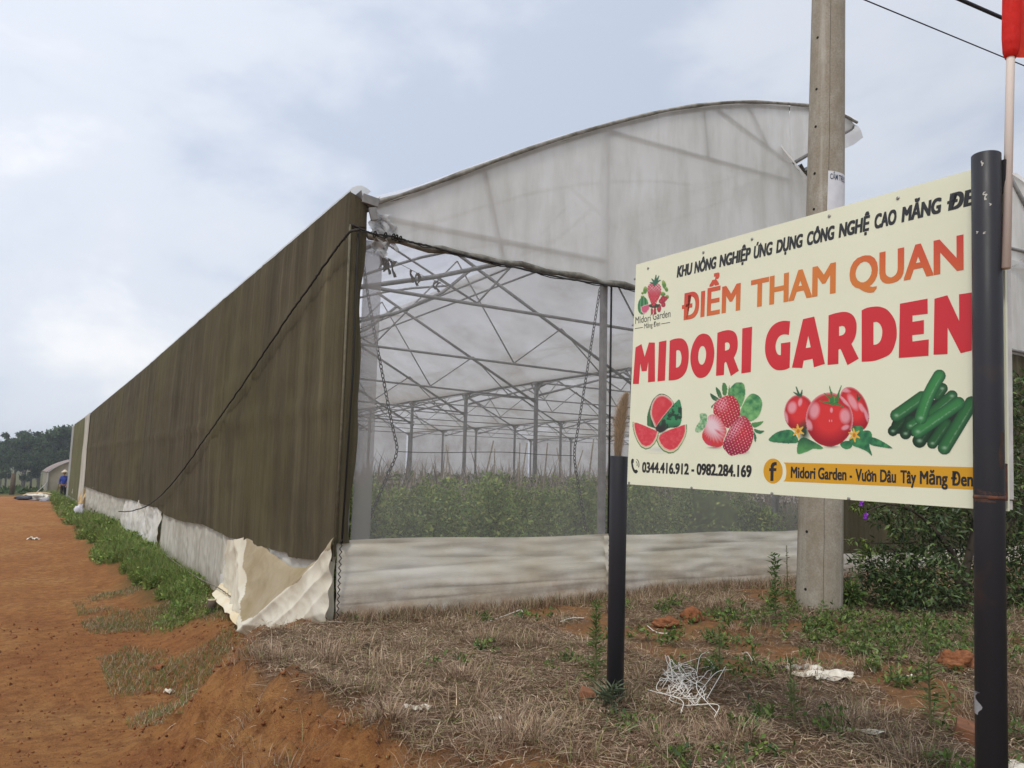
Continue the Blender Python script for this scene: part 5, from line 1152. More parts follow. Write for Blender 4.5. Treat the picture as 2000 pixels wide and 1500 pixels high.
parts = []
def strip_h(y): return .08 + .16 * sstep(4, 9, y) + .10 * sstep(20, 35, y)
for n, y0, y1, ls in ((26000, 1.2, 8, .05), (30000, 5, 18, .075), (26000, 14, 50, .12)):
    y = y0 + (y1 - y0) * rng.random(n); x = -.08 - np.clip(.66 + .55 * vfbm(y * .8, y * 0 + 3, 3), .2, 1.2) * rng.random(n) ** .8
    k = rng.random(n) < (.25 + .75 * sstep(3.5, 7, y)) * np.clip(.75 + 1.2 * vfbm(x * 2 + 4, y * .9, 3), .1, 1) * sstep(.95, .3, -x - .15); k &= ~((x < -.15) & (y > .6) & (y < 3.4)); x, y = x[k], y[k]; m = len(x)
    clump = .35 + .65 * np.clip(.5 + 1.3 * vfbm(x * 3, y * 1.6, 3), 0, 1); z = height(x, y) + strip_h(y) * clump * rng.random(m)
    c = pick(GRV, m, .25) * (.75 + .5 * np.clip(.5 + vfbm(x * 1.3 + 2, y * .7, 2), 0, 1))[:, None]; c[rng.random(m) < .05] = (.24, .22, .09)
    parts.append(leaves(np.stack([x, y, z], 1), rdir(m) + [0, 0, .35], rdir(m) + [0, 0, 1.0], ls * (.6 + .8 * rng.random(m)), ls * .45 * (.6 + .8 * rng.random(m)), c))
    j = rng.random(m) < .85; mm = j.sum(); parts.append(blades(np.stack([x, y, height(x, y)], 1)[j], rng.random(mm) * 6.3, .1 + .6 * rng.random(mm), (strip_h(y[j]) + .03) * (.6 + .8 * rng.random(mm)), ls * .10 * np.ones(mm), pick(GRV + [(.26, .24, .09)], mm, .2), .6))
# sparse short growth by the corner
n = 46000; y = -.6 + 8 * rng.random(n); x = -1.6 + 1.5 * rng.random(n); k = (rng.random(n) < .9 * sstep(-.15, .25, vfbm(x * 1.5 + 1, y * 1.1, 3) + .25 * (x + 1.1))) & (crest_d(x, y) < -.15) & (x < -.2); x, y = x[k], y[k]; m = len(x)
parts.append(blades(np.stack([x, y, height(x, y)], 1), rng.random(m) * 6.3, .3 + .8 * rng.random(m), .03 + .06 * rng.random(m), .004 * np.ones(m), pick(GRN + DRY[:4], m, .2), .5))
V, T, C = merge(parts); tag(link('verge_growth', mesh_np(V, T, C), leaf_m), 'lush green grass and low weeds along the foot of the long wall', 'grass', kind='stuff')

# low green herbs scattered on the bank
parts = []
HERB = [(680, 1205, 3, .4), (950, 1205, 3, .3), (1030, 1200, 4, .5), (1185, 1185, 5, .8), (1300, 1190, 9, 1), (1280, 1240, 8, 1), (1420, 1215, 14, 1.2), (1440, 1250, 7, 1), (1520, 1210, 14, 1.4), (1560, 1190, 10, 1.2), (1650, 1250, 18, 1.4), (1700, 1280, 10, 1.1), (1600, 1240, 9, 1), (1620, 1170, 7, 1.5), (1670, 1175, 9, 1.8), (1750, 1265, 14, 1.3), (1800, 1240, 24, 1.7), (1840, 1270, 16, 1.4), (1870, 1245, 12, 1.2), (1750, 1320, 9, 1.1), (1550, 1290, 6, .9), (1470, 1310, 5, .9), (1380, 1310, 7, .8), (1970, 1220, 9, 1.4), (1985, 1300, 9, 1.5), (1990, 1420, 9, 1.3), (1890, 1490, 6, .8), (1440, 1430, 4, .7), (1500, 1390, 5, .7), (1110, 1290, 4, .5), (940, 1260, 3, .5), (1330, 1470, 4, .6), (880, 1290, 3, .4), (1250, 1420, 4, .6), (1690, 1230, 9, 1.1), (1600, 1420, 4, .8)]
for hx, hy, cnt, sz in HERB:
    c0 = on_z(hx, hy, .03)
    for j in range(int(cnt * 1.3)):
        x, y = c0[0] + .16 * sz * rng.normal(), c0[1] + .16 * sz * rng.normal()
        if y > -.12: continue
        z = hz(x, y); m = 26; hgt = (.05 + .08 * rng.random()) * sz ** .5; t = rng.random(m); pp = np.stack([x + .05 * rng.normal(size=m) * t, y + .05 * rng.normal(size=m) * t, z + hgt * t], 1)
        parts.append(leaves(pp, rdir(m) + [0, 0, .45], rdir(m) + [0, 0, 1.2], .025 + .035 * rng.random(m), .010 + .014 * rng.random(m), pick(GRN + [(.15, .22, .07), (.05, .09, .03)], m, .2)))
n = 5000; x = -.3 + 8 * rng.random(n); y = -4.8 + 4.5 * rng.random(n); k = rng.random(n) < .5 * sstep(.05, .35, vfbm(x * 1.7 + 40, y * 1.7, 3)); x, y = x[k], y[k]; m = len(x)
parts.append(blades(np.stack([x, y, height(x, y)], 1), rng.random(m) * 6.3, .2 + .6 * rng.random(m), .05 + .08 * rng.random(m), .004 * np.ones(m), pick(GRN, m, .2), .5))
V, T, C = merge(parts); tag(link('herb_cover', mesh_np(V, T, C), leaf_m), 'low green herbs and grass blades scattered among the dry grass', 'weeds', kind='stuff')

# tall weeds, each one a plant
stem_m = noisy('weed_stem', (.12, .15, .05), (.17, .13, .06), 30, .7)
def weed(label, base, top, nleaf, ll, lw, spread, cols, bush=0.0, lean=(0, 0)):
    b = np.array(base, float); b[2] = hz(b[0], b[1]); h_ = top
    ax = spline([b, b + (lean[0] * h_ * .4, lean[1] * h_ * .4, h_ * .5), b + (lean[0] * h_, lean[1] * h_, h_)], 12)
    mb = MB(); mb.tube(ax, [.006 * (1 - .75 * i / len(ax)) + .0015 for i in range(len(ax))], 5); st = mb.build('weed', stem_m, None, True)
    t = .12 + .88 * rng.random(nleaf) ** (.8); pp = np.array(ax)[(t * (len(ax) - 1)).astype(int)]; a = rng.random(nleaf) * 6.3; up = .35 + .9 * t
    up = up * (.2 + 1.1 * rng.random(nleaf)) - .12; D = np.stack([np.cos(a), np.sin(a), up], 1); pp = pp + bush * rng.normal(size=(nleaf, 3)) * np.array((1, 1, .4))
    V, T, C = leaves(pp, D, np.tile([[0, 0, 1.]], (nleaf, 1)) + .2 * rng.normal(size=(nleaf, 3)), ll * (1.2 - .75 * t) * (.35 + 1.0 * rng.random(nleaf)), lw * (.7 + .6 * rng.random(nleaf)), pick(cols, nleaf, .2))
    me = mesh_np(V, T, C); link('leaves', me, leaf_m, st); tag(st, label, 'weed', 'tall weeds on the bank')
GY = [(.15, .25, .06), (.11, .19, .05), (.20, .28, .09), (.24, .24, .10)]; GB = [(.12, .15, .09), (.09, .12, .07), (.16, .19, .11)]
weed('tall leafy green weed with narrow leaves just left of the short black post', on_z(1163, 1335, .05), .52, 190, .10, .012, .1, GY)
weed('grey green spiky rosette at the foot of the short black post', on_z(1195, 1392, 0), .14, 60, .17, .014, .1, GB, .02)
weed('tall thin weed with narrow upright leaves left of the near black post', on_z(1817, 1400, .05), .62, 160, .085, .010, .1, GY)
weed('slender green weed right of the heap of white string', on_z(1405, 1300, .05), .30, 70, .07, .010, .1, GY)
weed('narrow upright weed in the dry grass below the middle of the sign', on_z(1552, 1415, 0), .24, 70, .07, .009, .1, GY)
weed('second narrow weed nearer the camera below the middle of the sign', on_z(1545, 1390, 0), .30, 60, .06, .008, .1, GY)
weed('leafy bright green weed growing against the left foot of the concrete pole', on_z(1515, 1215, .06), .62, 150, .10, .022, .1, [(.13, .24, .06), (.09, .17, .04)], .015)
weed('dry seed headed weed stalk standing right of the short black post by the skirt', on_z(1538, 1165, .06), .55, 60, .06, .008, .1, [(.2, .18, .09), (.13, .15, .06)])
weed('small grey weed in front of the sagging canvas corner', on_x(500, 1228, -.55), .35, 50, .05, .010, .1, GB)

# white string heap
string_m = noisy('white_plastic_string', (.93, .90, .83), (.84, .80, .72), 30, .5)
c0 = on_z(1335, 1345, .02); mb = MB()
cx0 = c0[0]; cy0 = c0[1]
ex = _n(on_z(1400, 1340, 0) - on_z(1300, 1340, 0)); ey = _n(on_z(1340, 1290, 0) - on_z(1340, 1380, 0))
def on_ground(q, lift): return np.array((q[0], q[1], hz(q[0], q[1]) + lift))
for i in range(19):
    pts = []; a = rng.random() * 6.3; cc = c0 + ex * .055 * rng.normal() + ey * (.26 * rng.normal() - .02); r_ = .05 + .10 * rng.random()
    for k in range(7 + int(5 * rng.random())):
        a += 1.0 + .5 * rng.normal(); r2 = r_ * (.6 + .7 * rng.random()); q = cc + ex * r2 * math.cos(a) * .8 + ey * r2 * math.sin(a) * 1.5; pts.append(on_ground(q, .015 + .07 * rng.random()))
    mb.tube(spline(pts, 7), .0018, 4)
for a_, b_ in (((1300, 1290), (1315, 1330)), ((1385, 1275), (1360, 1320)), ((1430, 1310), (1370, 1345)), ((1265, 1350), (1330, 1385)), ((1395, 1395), (1340, 1375)), ((1300, 1285), (1345, 1345)), ((1400, 1385), (1360, 1330)), ((1450, 1275), (1470, 1290)), ((1420, 1300), (1380, 1360))):
    p0, p1 = on_z(*a_, .05), on_z(*b_, .05); mid = (p0 + p1) / 2 + ex * .06 * rng.normal() + ey * .06 * rng.normal(); mb.tube(spline([on_ground(p0, .05), on_ground(mid, .09), on_ground(p1, .05)], 8), .0022, 4)
tag(mb.build('string_heap', string_m, None, True), 'tangled heap of white plastic string on the dry grass between the two black posts', 'string')

# scraps of film, sticks, clods and bricks
scrap_m = noisy('white_film_scrap', (.78, .74, .64), (.60, .55, .45), 14, .5, bumps=.3)
def scrap(px_, py_, wx, wy, rot_, label, hgt=.03, m=None, cat='plastic scrap'):
    c = on_z(px_, py_, .0); c[2] = hz(c[0], c[1]); sd = rng.random() * 50; rot_ = math.atan2(ex[1], ex[0]) + rot_ * .2
    mb = MB()
    def fn(u, v):
        a = (u - .5) * wx * (1 + .3 * math.sin(v * 7 + sd)); b = (v - .5) * wy * (1 + .3 * math.sin(u * 9 + sd)); x = c[0] + a * math.cos(rot_) - b * math.sin(rot_); y = c[1] + a * math.sin(rot_) + b * math.cos(rot_)
        return (x, y, hz(x, y) + .012 + hgt * abs(mnoise.noise((u * 3.1 + sd, v * 2.7, sd))) * 1.6)
    mb.sheet(fn, 22, 14); return tag(mb.build('plastic_scrap', m or scrap_m, None, True), label, cat, 'scraps of white plastic on the ground')
scrap(1615, 1328, .34, .26, .3, 'largest crumpled white plastic scrap below the middle of the sign', .05)
scrap(1562, 1316, .20, .07, .6, 'greyish folded film strip at the left end of the largest white scrap', .05, noisy('grey_film', (.45, .42, .37), (.3, .28, .24), 12, .5))
scrap(816, 1391, .12, .05, -.3, 'small folded white scrap on the dry grass below the front skirt', .03)
scrap(968, 1408, .06, .04, .4, 'tiny white scrap right of the folded scrap near the bank edge', .02)
scrap(1690, 1428, .22, .05, -.8, 'thin white scrap strip in the grass left of the near black post', .02)
scrap(1780, 1330, .07, .03, .2, 'tiny pale scrap beside the red clod left of the near black post', .02)
scrap(1985, 1490, .22, .12, .6, 'white scrap at the foot of the near black post in the picture corner', .04)
scrap(342, 1190, .07, .05, .3, 'small white scrap on the soil left of the cream canvas flap', .04)
scrap(70, 999, .22, .18, .3, 'white scrap lying alone on the far red road', .08)
scrap(1190, 985, .01, .01, 0, 'x') if False else None
def sticks(paths, label, r=.006, m=None):
    mb = MB(); mb.tube(spline([on_ground(on_z(x, y, z), .015) for x, y, z in paths], 8, .002), r, 5); tag(mb.build('stick', m or stake_m, None, True), label, 'stick', 'pale sticks and straws on the ground')
sticks([(628, 1215, 0), (670, 1216, 0), (716, 1219, 0)], 'pale straw stick lying at the foot of the front skirt corner', .008)
sticks([(515, 1484, -.2), (550, 1480, -.2), (588, 1478, -.2)], 'pale bent twig on bare red soil at the bottom edge', .005)
sticks([(489, 1247, -.05), (508, 1245, -.05)], 'short pale stick on the crest of the bank below the canvas', .008)
sticks([(720, 1260, 0), (745, 1256, 0), (775, 1248, 0)], 'brown stalk lying in dry grass before the front skirt', .006, noisy('brown_stalk', (.18, .13, .07), (.12, .08, .05), 20, .9))
sticks([(958, 1215, 0), (985, 1203, 0), (1015, 1193, 0), (1022, 1196, 0)], 'white string loop lying by the front skirt left of the inner post', .005, string_m)
sticks([(1095, 1218, 0), (1115, 1212, 0), (1140, 1212, 0)], 'white string piece lying left of the short black post', .005, string_m)
sticks([(1262, 1225, 0), (1285, 1240, 0), (1320, 1240, 0)], 'white string curve lying beside the red clods behind the string heap', .004, string_m)
clod_m = noisy('red_clod', (.30, .115, .045), (.16, .06, .025), 30, .95, bumps=.8, bdist=.02)
def clod(px_, py_, r, label, flat=.7, m=None, cat='clod'):
    c = on_z(px_, py_, .0); c[2] = hz(c[0], c[1]); bm = bmesh.new(); bmesh.ops.create_icosphere(bm, subdivisions=4, radius=1); sd = rng.random() * 90
    for v in bm.verts:
        k = 1 + .75 * mnoise.noise(v.co * 1.5 + Vector((sd, 0, 0))) + .5 * abs(mnoise.noise(v.co * 3.1 + Vector((0, sd, 0)))) + .22 * mnoise.noise(v.co * 8 + Vector((0, sd, 0))); v.co = Vector((v.co.x * k * r * 1.2, v.co.y * k * r, v.co.z * k * r * flat)) + Vector(c) + Vector((0, 0, r * .3))
    me = bpy.data.meshes.new('mesh'); bm.to_mesh(me); bm.free(); me.polygons.foreach_set('use_smooth', [True] * len(me.polygons)); return tag(link('clod', me, m or clod_m), label, cat, 'red earth clods on the bank')
clod(1352, 1218, .075, 'upright red earth clod behind the string heap', 1.1)
clod(1303, 1227, .08, 'low flat red earth clod left of the upright clod', .5)
clod(1647, 1190, .07, 'red earth clod at the right foot of the concrete pole', .9)
clod(1755, 1205, .09, 'red earth clod under the dark shrub', .6)
clod(1872, 1308, .105, 'largest red earth clod left of the near black post', .6)
clod(578, 1478, .022, 'small red clod on bare soil at the bottom edge'); clod(320, 1165, .05, 'red clod on the verge near the canvas flap', .5)
brick_m = noisy('fired_brick', (.28, .12, .06), (.17, .075, .04), 14, .9, bumps=.5)
def brick(px_, py_, d, rz, tilt, label):
    c = on_z(px_, py_, .02); c[2] = hz(c[0], c[1]) + .03; tag(MB().box(c, d, Matrix.Rotation(rz, 3, 'Z') @ Matrix.Rotation(tilt, 3, 'X')).build('brick', brick_m, bevel=.006), label, 'brick', 'half buried bricks')
brick(1888, 1420, (.22, .11, .08), .5, .25, 'half buried brick against the left side of the near black post'); brick(1147, 1362, (.10, .09, .07), .9, .2, 'brick piece in the weeds left of the short black post')
n = 24000; x = -3.6 + 4.4 * rng.random(n); y = -5.2 + 11 * rng.random(n) ** 1.3; dd_ = crest_d(x, y); k = (dd_ < .1) & (rng.random(n) < np.clip(.35 + .8 * np.exp(-((dd_ + .3) / .3) ** 2), 0, 1)); x, y = x[k], y[k]; m = len(x)
oc = np.array([(1, 0, 0), (-1, 0, 0), (0, 1, 0), (0, -1, 0), (0, 0, 1), (0, 0, -1)], float); ot = np.array([(0, 2, 4), (2, 1, 4), (1, 3, 4), (3, 0, 4), (2, 0, 5), (1, 2, 5), (3, 1, 5), (0, 3, 5)])
rr_ = .003 + .013 * rng.random(m) ** 4; V = np.stack([x, y, height(x, y) + rr_ * .3], 1)[:, None] + oc[None] * rr_[:, None, None] * (.6 + .8 * rng.random((m, 6, 1))) + rr_[:, None, None] * .35 * rng.normal(size=(m, 6, 3)); T = np.arange(m)[:, None, None] * 6 + ot[None]
tag(link('soil_crumbs', mesh_np(V.reshape(-1, 3), T.reshape(-1, 3), None, True), clod_m), 'small crumbs of red earth scattered on the bare soil', 'crumbs', kind='stuff')
# cut wooden stub beside the canvas flap
c = on_x(413, 1192, -.30); c[2] = hz(c[0], c[1]); bark = noisy('stub_bark', (.13, .10, .07), (.08, .06, .045), 20, .9, bumps=.5); endw = noisy('cut_wood', (.55, .47, .33), (.42, .34, .22), 30, .8)
mb = MB(); mb.lathe([(.058, -.15), (.056, .10), (.055, .152)], c, 16); so = mb.build('wooden_stub', bark, None, True); mb = MB(); mb.lathe([(.0555, .1525), (.050, .158)], c, 16); mb.build('cut_face', endw, so); tag(so, 'short round cut wooden stub beside the cream canvas flap', 'stub')

# ------------------------------------------------------------------ the dark shrub with purple flowers
bark_m = noisy('grey_brown_bark', (.075, .058, .042), (.04, .03, .022), 14, .9, (1, 1, .3), .5)
SB = on_z(1868, 1195, .06); SB[2] = hz(SB[0], SB[1]) - .02; sd_ = project(SB)[2]
def sp(x, y, dz=0.0): return deep(x, y, sd_ + dz)
shrub = empty('flowering_shrub', tuple(SB)); tag(shrub, 'dark leafy shrub with a few purple flowers beside the near black post', 'shrub')
LIMBS = [([(1868, 1195), (1872, 1130), (1862, 1085), (1838, 1050), (1800, 1010)], .045, 0), ([(1868, 1195), (1885, 1120), (1905, 1020), (1930, 900), (1960, 800)], .05, .2), ([(1870, 1190), (1835, 1150), (1790, 1110), (1740, 1070)], .025, -.1), ([(1880, 1150), (1930, 1080), (1990, 1000), (2040, 900)], .03, .5), ([(1862, 1085), (1800, 1010), (1740, 985), (1690, 1000)], .018, -.3), ([(1838, 1050), (1780, 1060), (1700, 1060), (1655, 1055)], .010, .0), ([(1905, 1020), (1880, 950), (1850, 900)], .022, .4)]
mb = MB()
for pts, r, dz in LIMBS: s_ = [p - SB for p in spline([sp(x, y, dz * i / (len(pts) - 1)) for i, (x, y) in enumerate(pts)], 8)]; mb.tube(s_, [r * (1 - .75 * i / len(s_)) for i in range(len(s_))], 7)
mb.build('trunk', bark_m, shrub, True)
parts = []
BL = [(1750, 1120, 75, 0), (1800, 1150, 80, -.2), (1700, 1110, 45, .1), (1860, 1150, 70, -.1), (1790, 1080, 60, .0), (1870, 1075, 60, .4), (1820, 1010, 60, .1), (1760, 1005, 45, -.1), (1870, 990, 70, .3), (1715, 995, 32, 0), (1930, 960, 75, .3), (1980, 900, 75, .5), (1990, 820, 50, .5), (1960, 780, 45, .4), (1990, 1050, 70, .4), (1960, 1120, 65, .3), (2050, 1000, 90, .5), (2060, 850, 80, .8), (2000, 1160, 60, .1), (1930, 1070, 55, .6), (2090, 1120, 80, .4), (2000, 750, 35, .5), (1800, 960, 45, .3), (1850, 930, 50, .5), (1740, 1165, 55, -.1)]
tips = [(.16, .24, .06), (.12, .19, .05)]; dark = [(.06, .10, .032), (.085, .135, .042), (.04, .07, .026), (.13, .18, .055)]
for bx, by, br, dz in BL:
    c_ = sp(bx, by, dz) - SB; r = br * sd_ / F; n = int(430 * (br / 60) ** 2); q = rdir(n) * (rng.random((n, 1)) ** .4) * np.array((1, 1, .9)); p_ = c_ + q * r * (1 + .35 * vfbm(q[:, :1] * 3 + bx, q[:, 2:] * 3 + by, 2))
    cc = pick(dark, n, .25); hi_ = (rng.random(n) < .10) & (q[:, 2] > .1); cc[hi_] = pick(tips, int(hi_.sum()), .2)
    parts.append(leaves(p_, q * .8 + rdir(n) * .8 + [0, 0, .1], rdir(n) * .8 + [0, 0, 1], .05 + .045 * rng.random(n), .018 + .014 * rng.random(n), cc))
for pts in ([(1700, 1000), (1680, 995), (1664, 990)], [(1700, 1062), (1670, 1058), (1650, 1055)], [(1740, 985), (1700, 978), (1672, 985)], [(1745, 1050), (1742, 1030), (1735, 1020)], [(1720, 1075), (1690, 1080), (1680, 1085)]):
    ax = np.array([p - SB for p in spline([sp(*p) for p in pts], 8)]); n = 46; k = rng.integers(0, len(ax), n); parts.append(leaves(ax[k] + .01 * rng.normal(size=(n, 3)), rdir(n) + [0, 0, -.1], rdir(n) * .5 + [0, 0, 1], .05 + .035 * rng.random(n), .016 + .010 * rng.random(n), pick([(.20, .27, .05), (.14, .21, .045)], n, .2)))
V, T, C = merge(parts); link('crown', mesh_np(V, T, C), leafy('glossy_shrub_leaf', .38, .2, .45), shrub)
purple = mat('purple_petal', (.22, .03, .42), .5)
for fx, fy, dz in ((1683, 983, -.05), (1692, 1008, -.1), (1968, 800, .1), (1686, 975, 0)):
    c_ = sp(fx, fy, dz - .15) - SB; n = 5; a = np.arange(n) * 2 * PI / n; V, T, C = leaves(np.tile(c_, (n, 1)), np.stack([np.cos(a), .2 * np.ones(n), np.sin(a)], 1) @ np.eye(3), np.tile([[-.6, -.8, .2]], (n, 1)), np.full(n, .04), np.full(n, .042), np.tile([[.2, .03, .4]], (n, 1))); link('flower', mesh_np(V, T), purple, shrub)
# dark little bush at the pole's right foot
c0 = on_z(1658, 1190, .08); n = 420; q = rdir(n) * (rng.random((n, 1)) ** .5); p_ = np.stack([c0[0] + .13 * q[:, 0], c0[1] + .13 * q[:, 1], hz(c0[0], c0[1]) + .12 + .14 * q[:, 2]], 1)
V, T, C = leaves(p_, q + rdir(n) * .5, rdir(n) + [0, 0, 1], .04 + .04 * rng.random(n), .02 + .015 * rng.random(n), pick(dark + GRN, n, .2)); tag(link('low_bush', mesh_np(V, T, C), leaf_m), 'small dark green bush at the right foot of the concrete pole', 'bush')

# ------------------------------------------------------------------ far end: wood, field, small greenhouse, worker
wood_leaf = leafy('far_tree_leaf', .6, .2, .2)
def crown(seed, h_, w, n, shape):
    r = np.random.default_rng(seed); parts = []; k = 16 + int(8 * r.random())
    for i in range(k):
        t = r.random(); zc = h_ * (.46 + .54 * t ** .8); rad_ = w * (shape(t)) * r.random() ** .5 * 1.15; a = r.random() * 6.3; cr = w * (.15 + .19 * r.random()); m = n // k
        c_ = np.array((rad_ * math.cos(a), rad_ * math.sin(a), zc)); q = rdir(m) * (r.random((m, 1)) ** .45) * np.array((1.15, 1.15, .75)); tone = .7 + .65 * r.random()
        parts.append(leaves(c_ + q * cr, rdir(m), rdir(m) + [0, 0, .8], .35 + .45 * r.random(m), .22 + .3 * r.random(m), pick([(.045, .075, .03), (.06, .095, .035), (.035, .06, .03), (.08, .11, .04)], m, .2) * tone))
    return merge(parts)
tree_bark = noisy('pale_trunk', (.16, .14, .12), (.09, .08, .07), 3, .9)
SHP = [lambda t: 1 - .6 * t, lambda t: .5 + .5 * math.sin(t * PI), lambda t: .75 - .35 * t]
protos = []
for i in range(4):
    h_ = 13.0; root = empty('forest_tree'); V, T, C = crown(100 + i, h_, 3.3 + .4 * i, 2600, SHP[i % 3]); link('crown', mesh_np(V, T, C), wood_leaf, root)
    mb = MB(); mb.tube([(0, 0, -1), (.1, .1, h_ * .4), (.3 * math.sin(i), .2, h_ * .78)], [.26, .2, .07], 7)
    for k in range(6): a = k * 1.1 + i; z0 = h_ * (.34 + .07 * k); mb.tube([(.1, .1, z0), (1.2 * math.cos(a), 1.2 * math.sin(a), z0 + 1.2), (2.4 * math.cos(a), 2.4 * math.sin(a), z0 + 2.0)], [.1, .06, .02], 5)
    mb.build('trunk', tree_bark, root, True); protos.append(root)
used = set()
def copy_tree(root):
    c = root.copy(); COL.objects.link(c)
    for ch in root.children: d = ch.copy(); COL.objects.link(d); d.parent = c
    return c
TREES = [(-75, 868, 140, .9), (-48, 850, 150, 1.0), (-22, 858, 138, .9), (2, 872, 132, .85), (20, 858, 140, .9), (37, 843, 150, 1.0), (55, 852, 138, .9), (70, 846, 146, 1), (84, 858, 132, .9), (97, 846, 142, 1), (110, 842, 136, 1.05), (124, 834, 148, 1.1), (137, 838, 138, 1.05), (150, 836, 144, 1.1), (166, 840, 140, 1), (184, 846, 150, 1), (8, 888, 122, .8), (48, 885, 120, .8), (78, 886, 122, .8), (105, 880, 120, .85), (132, 882, 122, .85)]
for i, (x, ytop, d, wsc) in enumerate(TREES):
    root = protos[i % 4]; o = root if (i % 4) not in used else copy_tree(root); used.add(i % 4)
    top = deep(x, ytop, d); gz = hz(top[0], top[1]); s_ = (top[2] - gz) / 13.2; o.location = (top[0], top[1], gz); o.scale = (s_ * wsc * 1.05, s_ * wsc * 1.05, s_); o.rotation_euler = (0, 0, i * 2.1)
    lab = 'tall dark forest tree in the far wood beyond the road' if i < 16 else 'lower dark tree at the front edge of the far wood'
    tag(o, lab, 'tree', 'trees of the far wood' if i < 16 else 'lower trees at the edge of the far wood')
parts = []
n = 26000; d = 62 + 75 * rng.random(n) ** 1.2; a = -.55 + 1.0 * rng.random(n); x = CAM[0] + d * np.sin(a); y = CAM[1] + d * np.cos(a); k = (x < -1) | (y > 58); x, y, d = x[k], y[k], d[k]; m = len(x)
cl = np.clip(.5 + 1.5 * vfbm(x * .35, y * .35, 3), 0, 1.3); z = height(x, y) + (.15 + 1.5 * cl * sstep(70, 120, d)) * rng.random(m)
parts.append(leaves(np.stack([x, y, z], 1), rdir(m) + [0, 0, .3], rdir(m) + [0, 0, 1], .25 + .4 * rng.random(m), .15 + .25 * rng.random(m), pick([(.06, .10, .035), (.085, .13, .045), (.05, .08, .03), (.11, .14, .06)], m, .2)))
V, T, C = merge(parts); tag(link('undergrowth', mesh_np(V, T, C), wood_leaf), 'green field plants and undergrowth sloping down to the far wood', 'undergrowth', kind='stuff')
# small greenhouse beyond the long one
GB0 = deep(90, 965, 52); GB0[2] = hz(GB0[0], GB0[1]) - .1; SG = empty('small_greenhouse', tuple(GB0)); tag(SG, 'small low arched greenhouse with beige net walls at the far end of the road', 'greenhouse')
beige_net = noisy('beige_net_wall', (.36, .32, .25), (.26, .23, .17), 2, .9, (1, 1, .4)); pinkish = sheeting('pinkish_film', (.55, .47, .45), .05, .4, (.4, .3, .28), (.3, 3, 1), .8, (1, 1, 1), .2, .7)
eave = deep(90, 923, 52)[2] - GB0[2]; ridge = deep(147, 899, 52)[2] - GB0[2] + .15; W2, D2 = 2.4, 10
mb = MB(); mb.sheet(lambda u, v: (W2 * 2 * u, 0, (eave + (ridge - eave) * math.sin(PI * u) ** .8) * v), 16, 3); mb.sheet(lambda u, v: (0, D2 * u, eave * v), 8, 2); mb.sheet(lambda u, v: (W2 * 2, D2 * u, eave * v), 8, 2); mb.build('net_wall', beige_net, SG)
mb = MB(); mb.sheet(lambda u, v: (-.08 + (W2 * 2 + .16) * u, -.1 + D2 * v, .04 + eave + (ridge - eave) * math.sin(PI * u) ** .8), 18, 10); mb.build('roof', pinkish, SG, True)
mb = MB(); mb.box((0, -.03, eave / 2), (.08, .08, eave)); mb.tube([(W2 * 2 * u, -.06, .03 + eave + (ridge - eave) * math.sin(PI * u) ** .8) for u in np.linspace(0, 1, 17)], .05, 6); mb.build('frame', lip_film, SG)
mb = MB(); mb.sheet(lambda u, v: (-.75 * (1 - v) - .0 + .1 * u, -.2 + .5 * u, .9 * v), 4, 4); mb.build('tarp_corner', white_crease, SG, True)
# fence post, heap of rubbish, plastic bag
q = deep(22, 966, 50); q[2] = hz(q[0], q[1]); mb = MB(); mb.tube([q + (0, 0, -.3), q + (.03, 0, .6), q + (.02, 0, 1.35)], [.15, .145, .13], 8); tag(mb.build('fence_post', bark, None, True), 'lone dark wooden post standing at the end of the red road', 'post')
heap = empty('rubbish_heap', tuple(on_z(78, 976, -.75))); tag(heap, 'heap of plastic rubbish and cardboard on the verge at the far end of the road', 'rubbish heap')
hb = np.array(heap.location)
def lump(nm, off, r, m, sq=(1, 1, .5)):
    bm = bmesh.new(); bmesh.ops.create_icosphere(bm, subdivisions=3, radius=1); s0 = rng.random() * 90
    for v in bm.verts: k = 1 + .6 * mnoise.noise(v.co * 1.6 + Vector((s0, 0, 0))); v.co = Vector((v.co.x * k * r * sq[0] + off[0], v.co.y * k * r * sq[1] + off[1], max(-.05, v.co.z * k * r * sq[2] + off[2])))
    me = bpy.data.meshes.new('mesh'); bm.to_mesh(me); bm.free(); return link(nm, me, m, heap)
lump('cardboard', (-.1, .6, .22), .55, noisy('cardboard', (.55, .40, .24), (.4, .28, .16), 4, .9), (1.3, .8, .3)); lump('white_bag', (-.2, -.3, .14), .38, scrap_m, (1.3, 1, .5)); lump('white_bag', (.3, 0, .12), .3, scrap_m, (1, 1, .5)); lump('black_bag', (-.7, -.4, .1), .4, mat('black_plastic', (.03, .03, .04), .4), (1.1, 1, .4)); lump('grey_sheet', (.6, -1.2, .03), .8, noisy('grey_plastic', (.30, .29, .33), (.2, .19, .22), 6, .6), (1.2, 1, .12))
c = on_x(156, 988, -.45); c[2] = hz(c[0], c[1]); bm = bmesh.new(); bmesh.ops.create_icosphere(bm, subdivisions=3, radius=1)
for v in bm.verts: k = 1 + .4 * mnoise.noise(v.co * 1.8) - .25 * max(0, v.co.z); v.co = Vector((v.co.x * k * .17, v.co.y * k * .17, v.co.z * k * .30 + .28)) + Vector(c)
me = bpy.data.meshes.new('mesh'); bm.to_mesh(me); bm.free(); me.polygons.foreach_set('use_smooth', [True] * len(me.polygons)); tag(link('plastic_sack', me, noisy('white_sack', (.70, .69, .73), (.5, .49, .55), 6, .6)), 'white plastic sack standing in the verge below the yellowed skirt', 'sack')

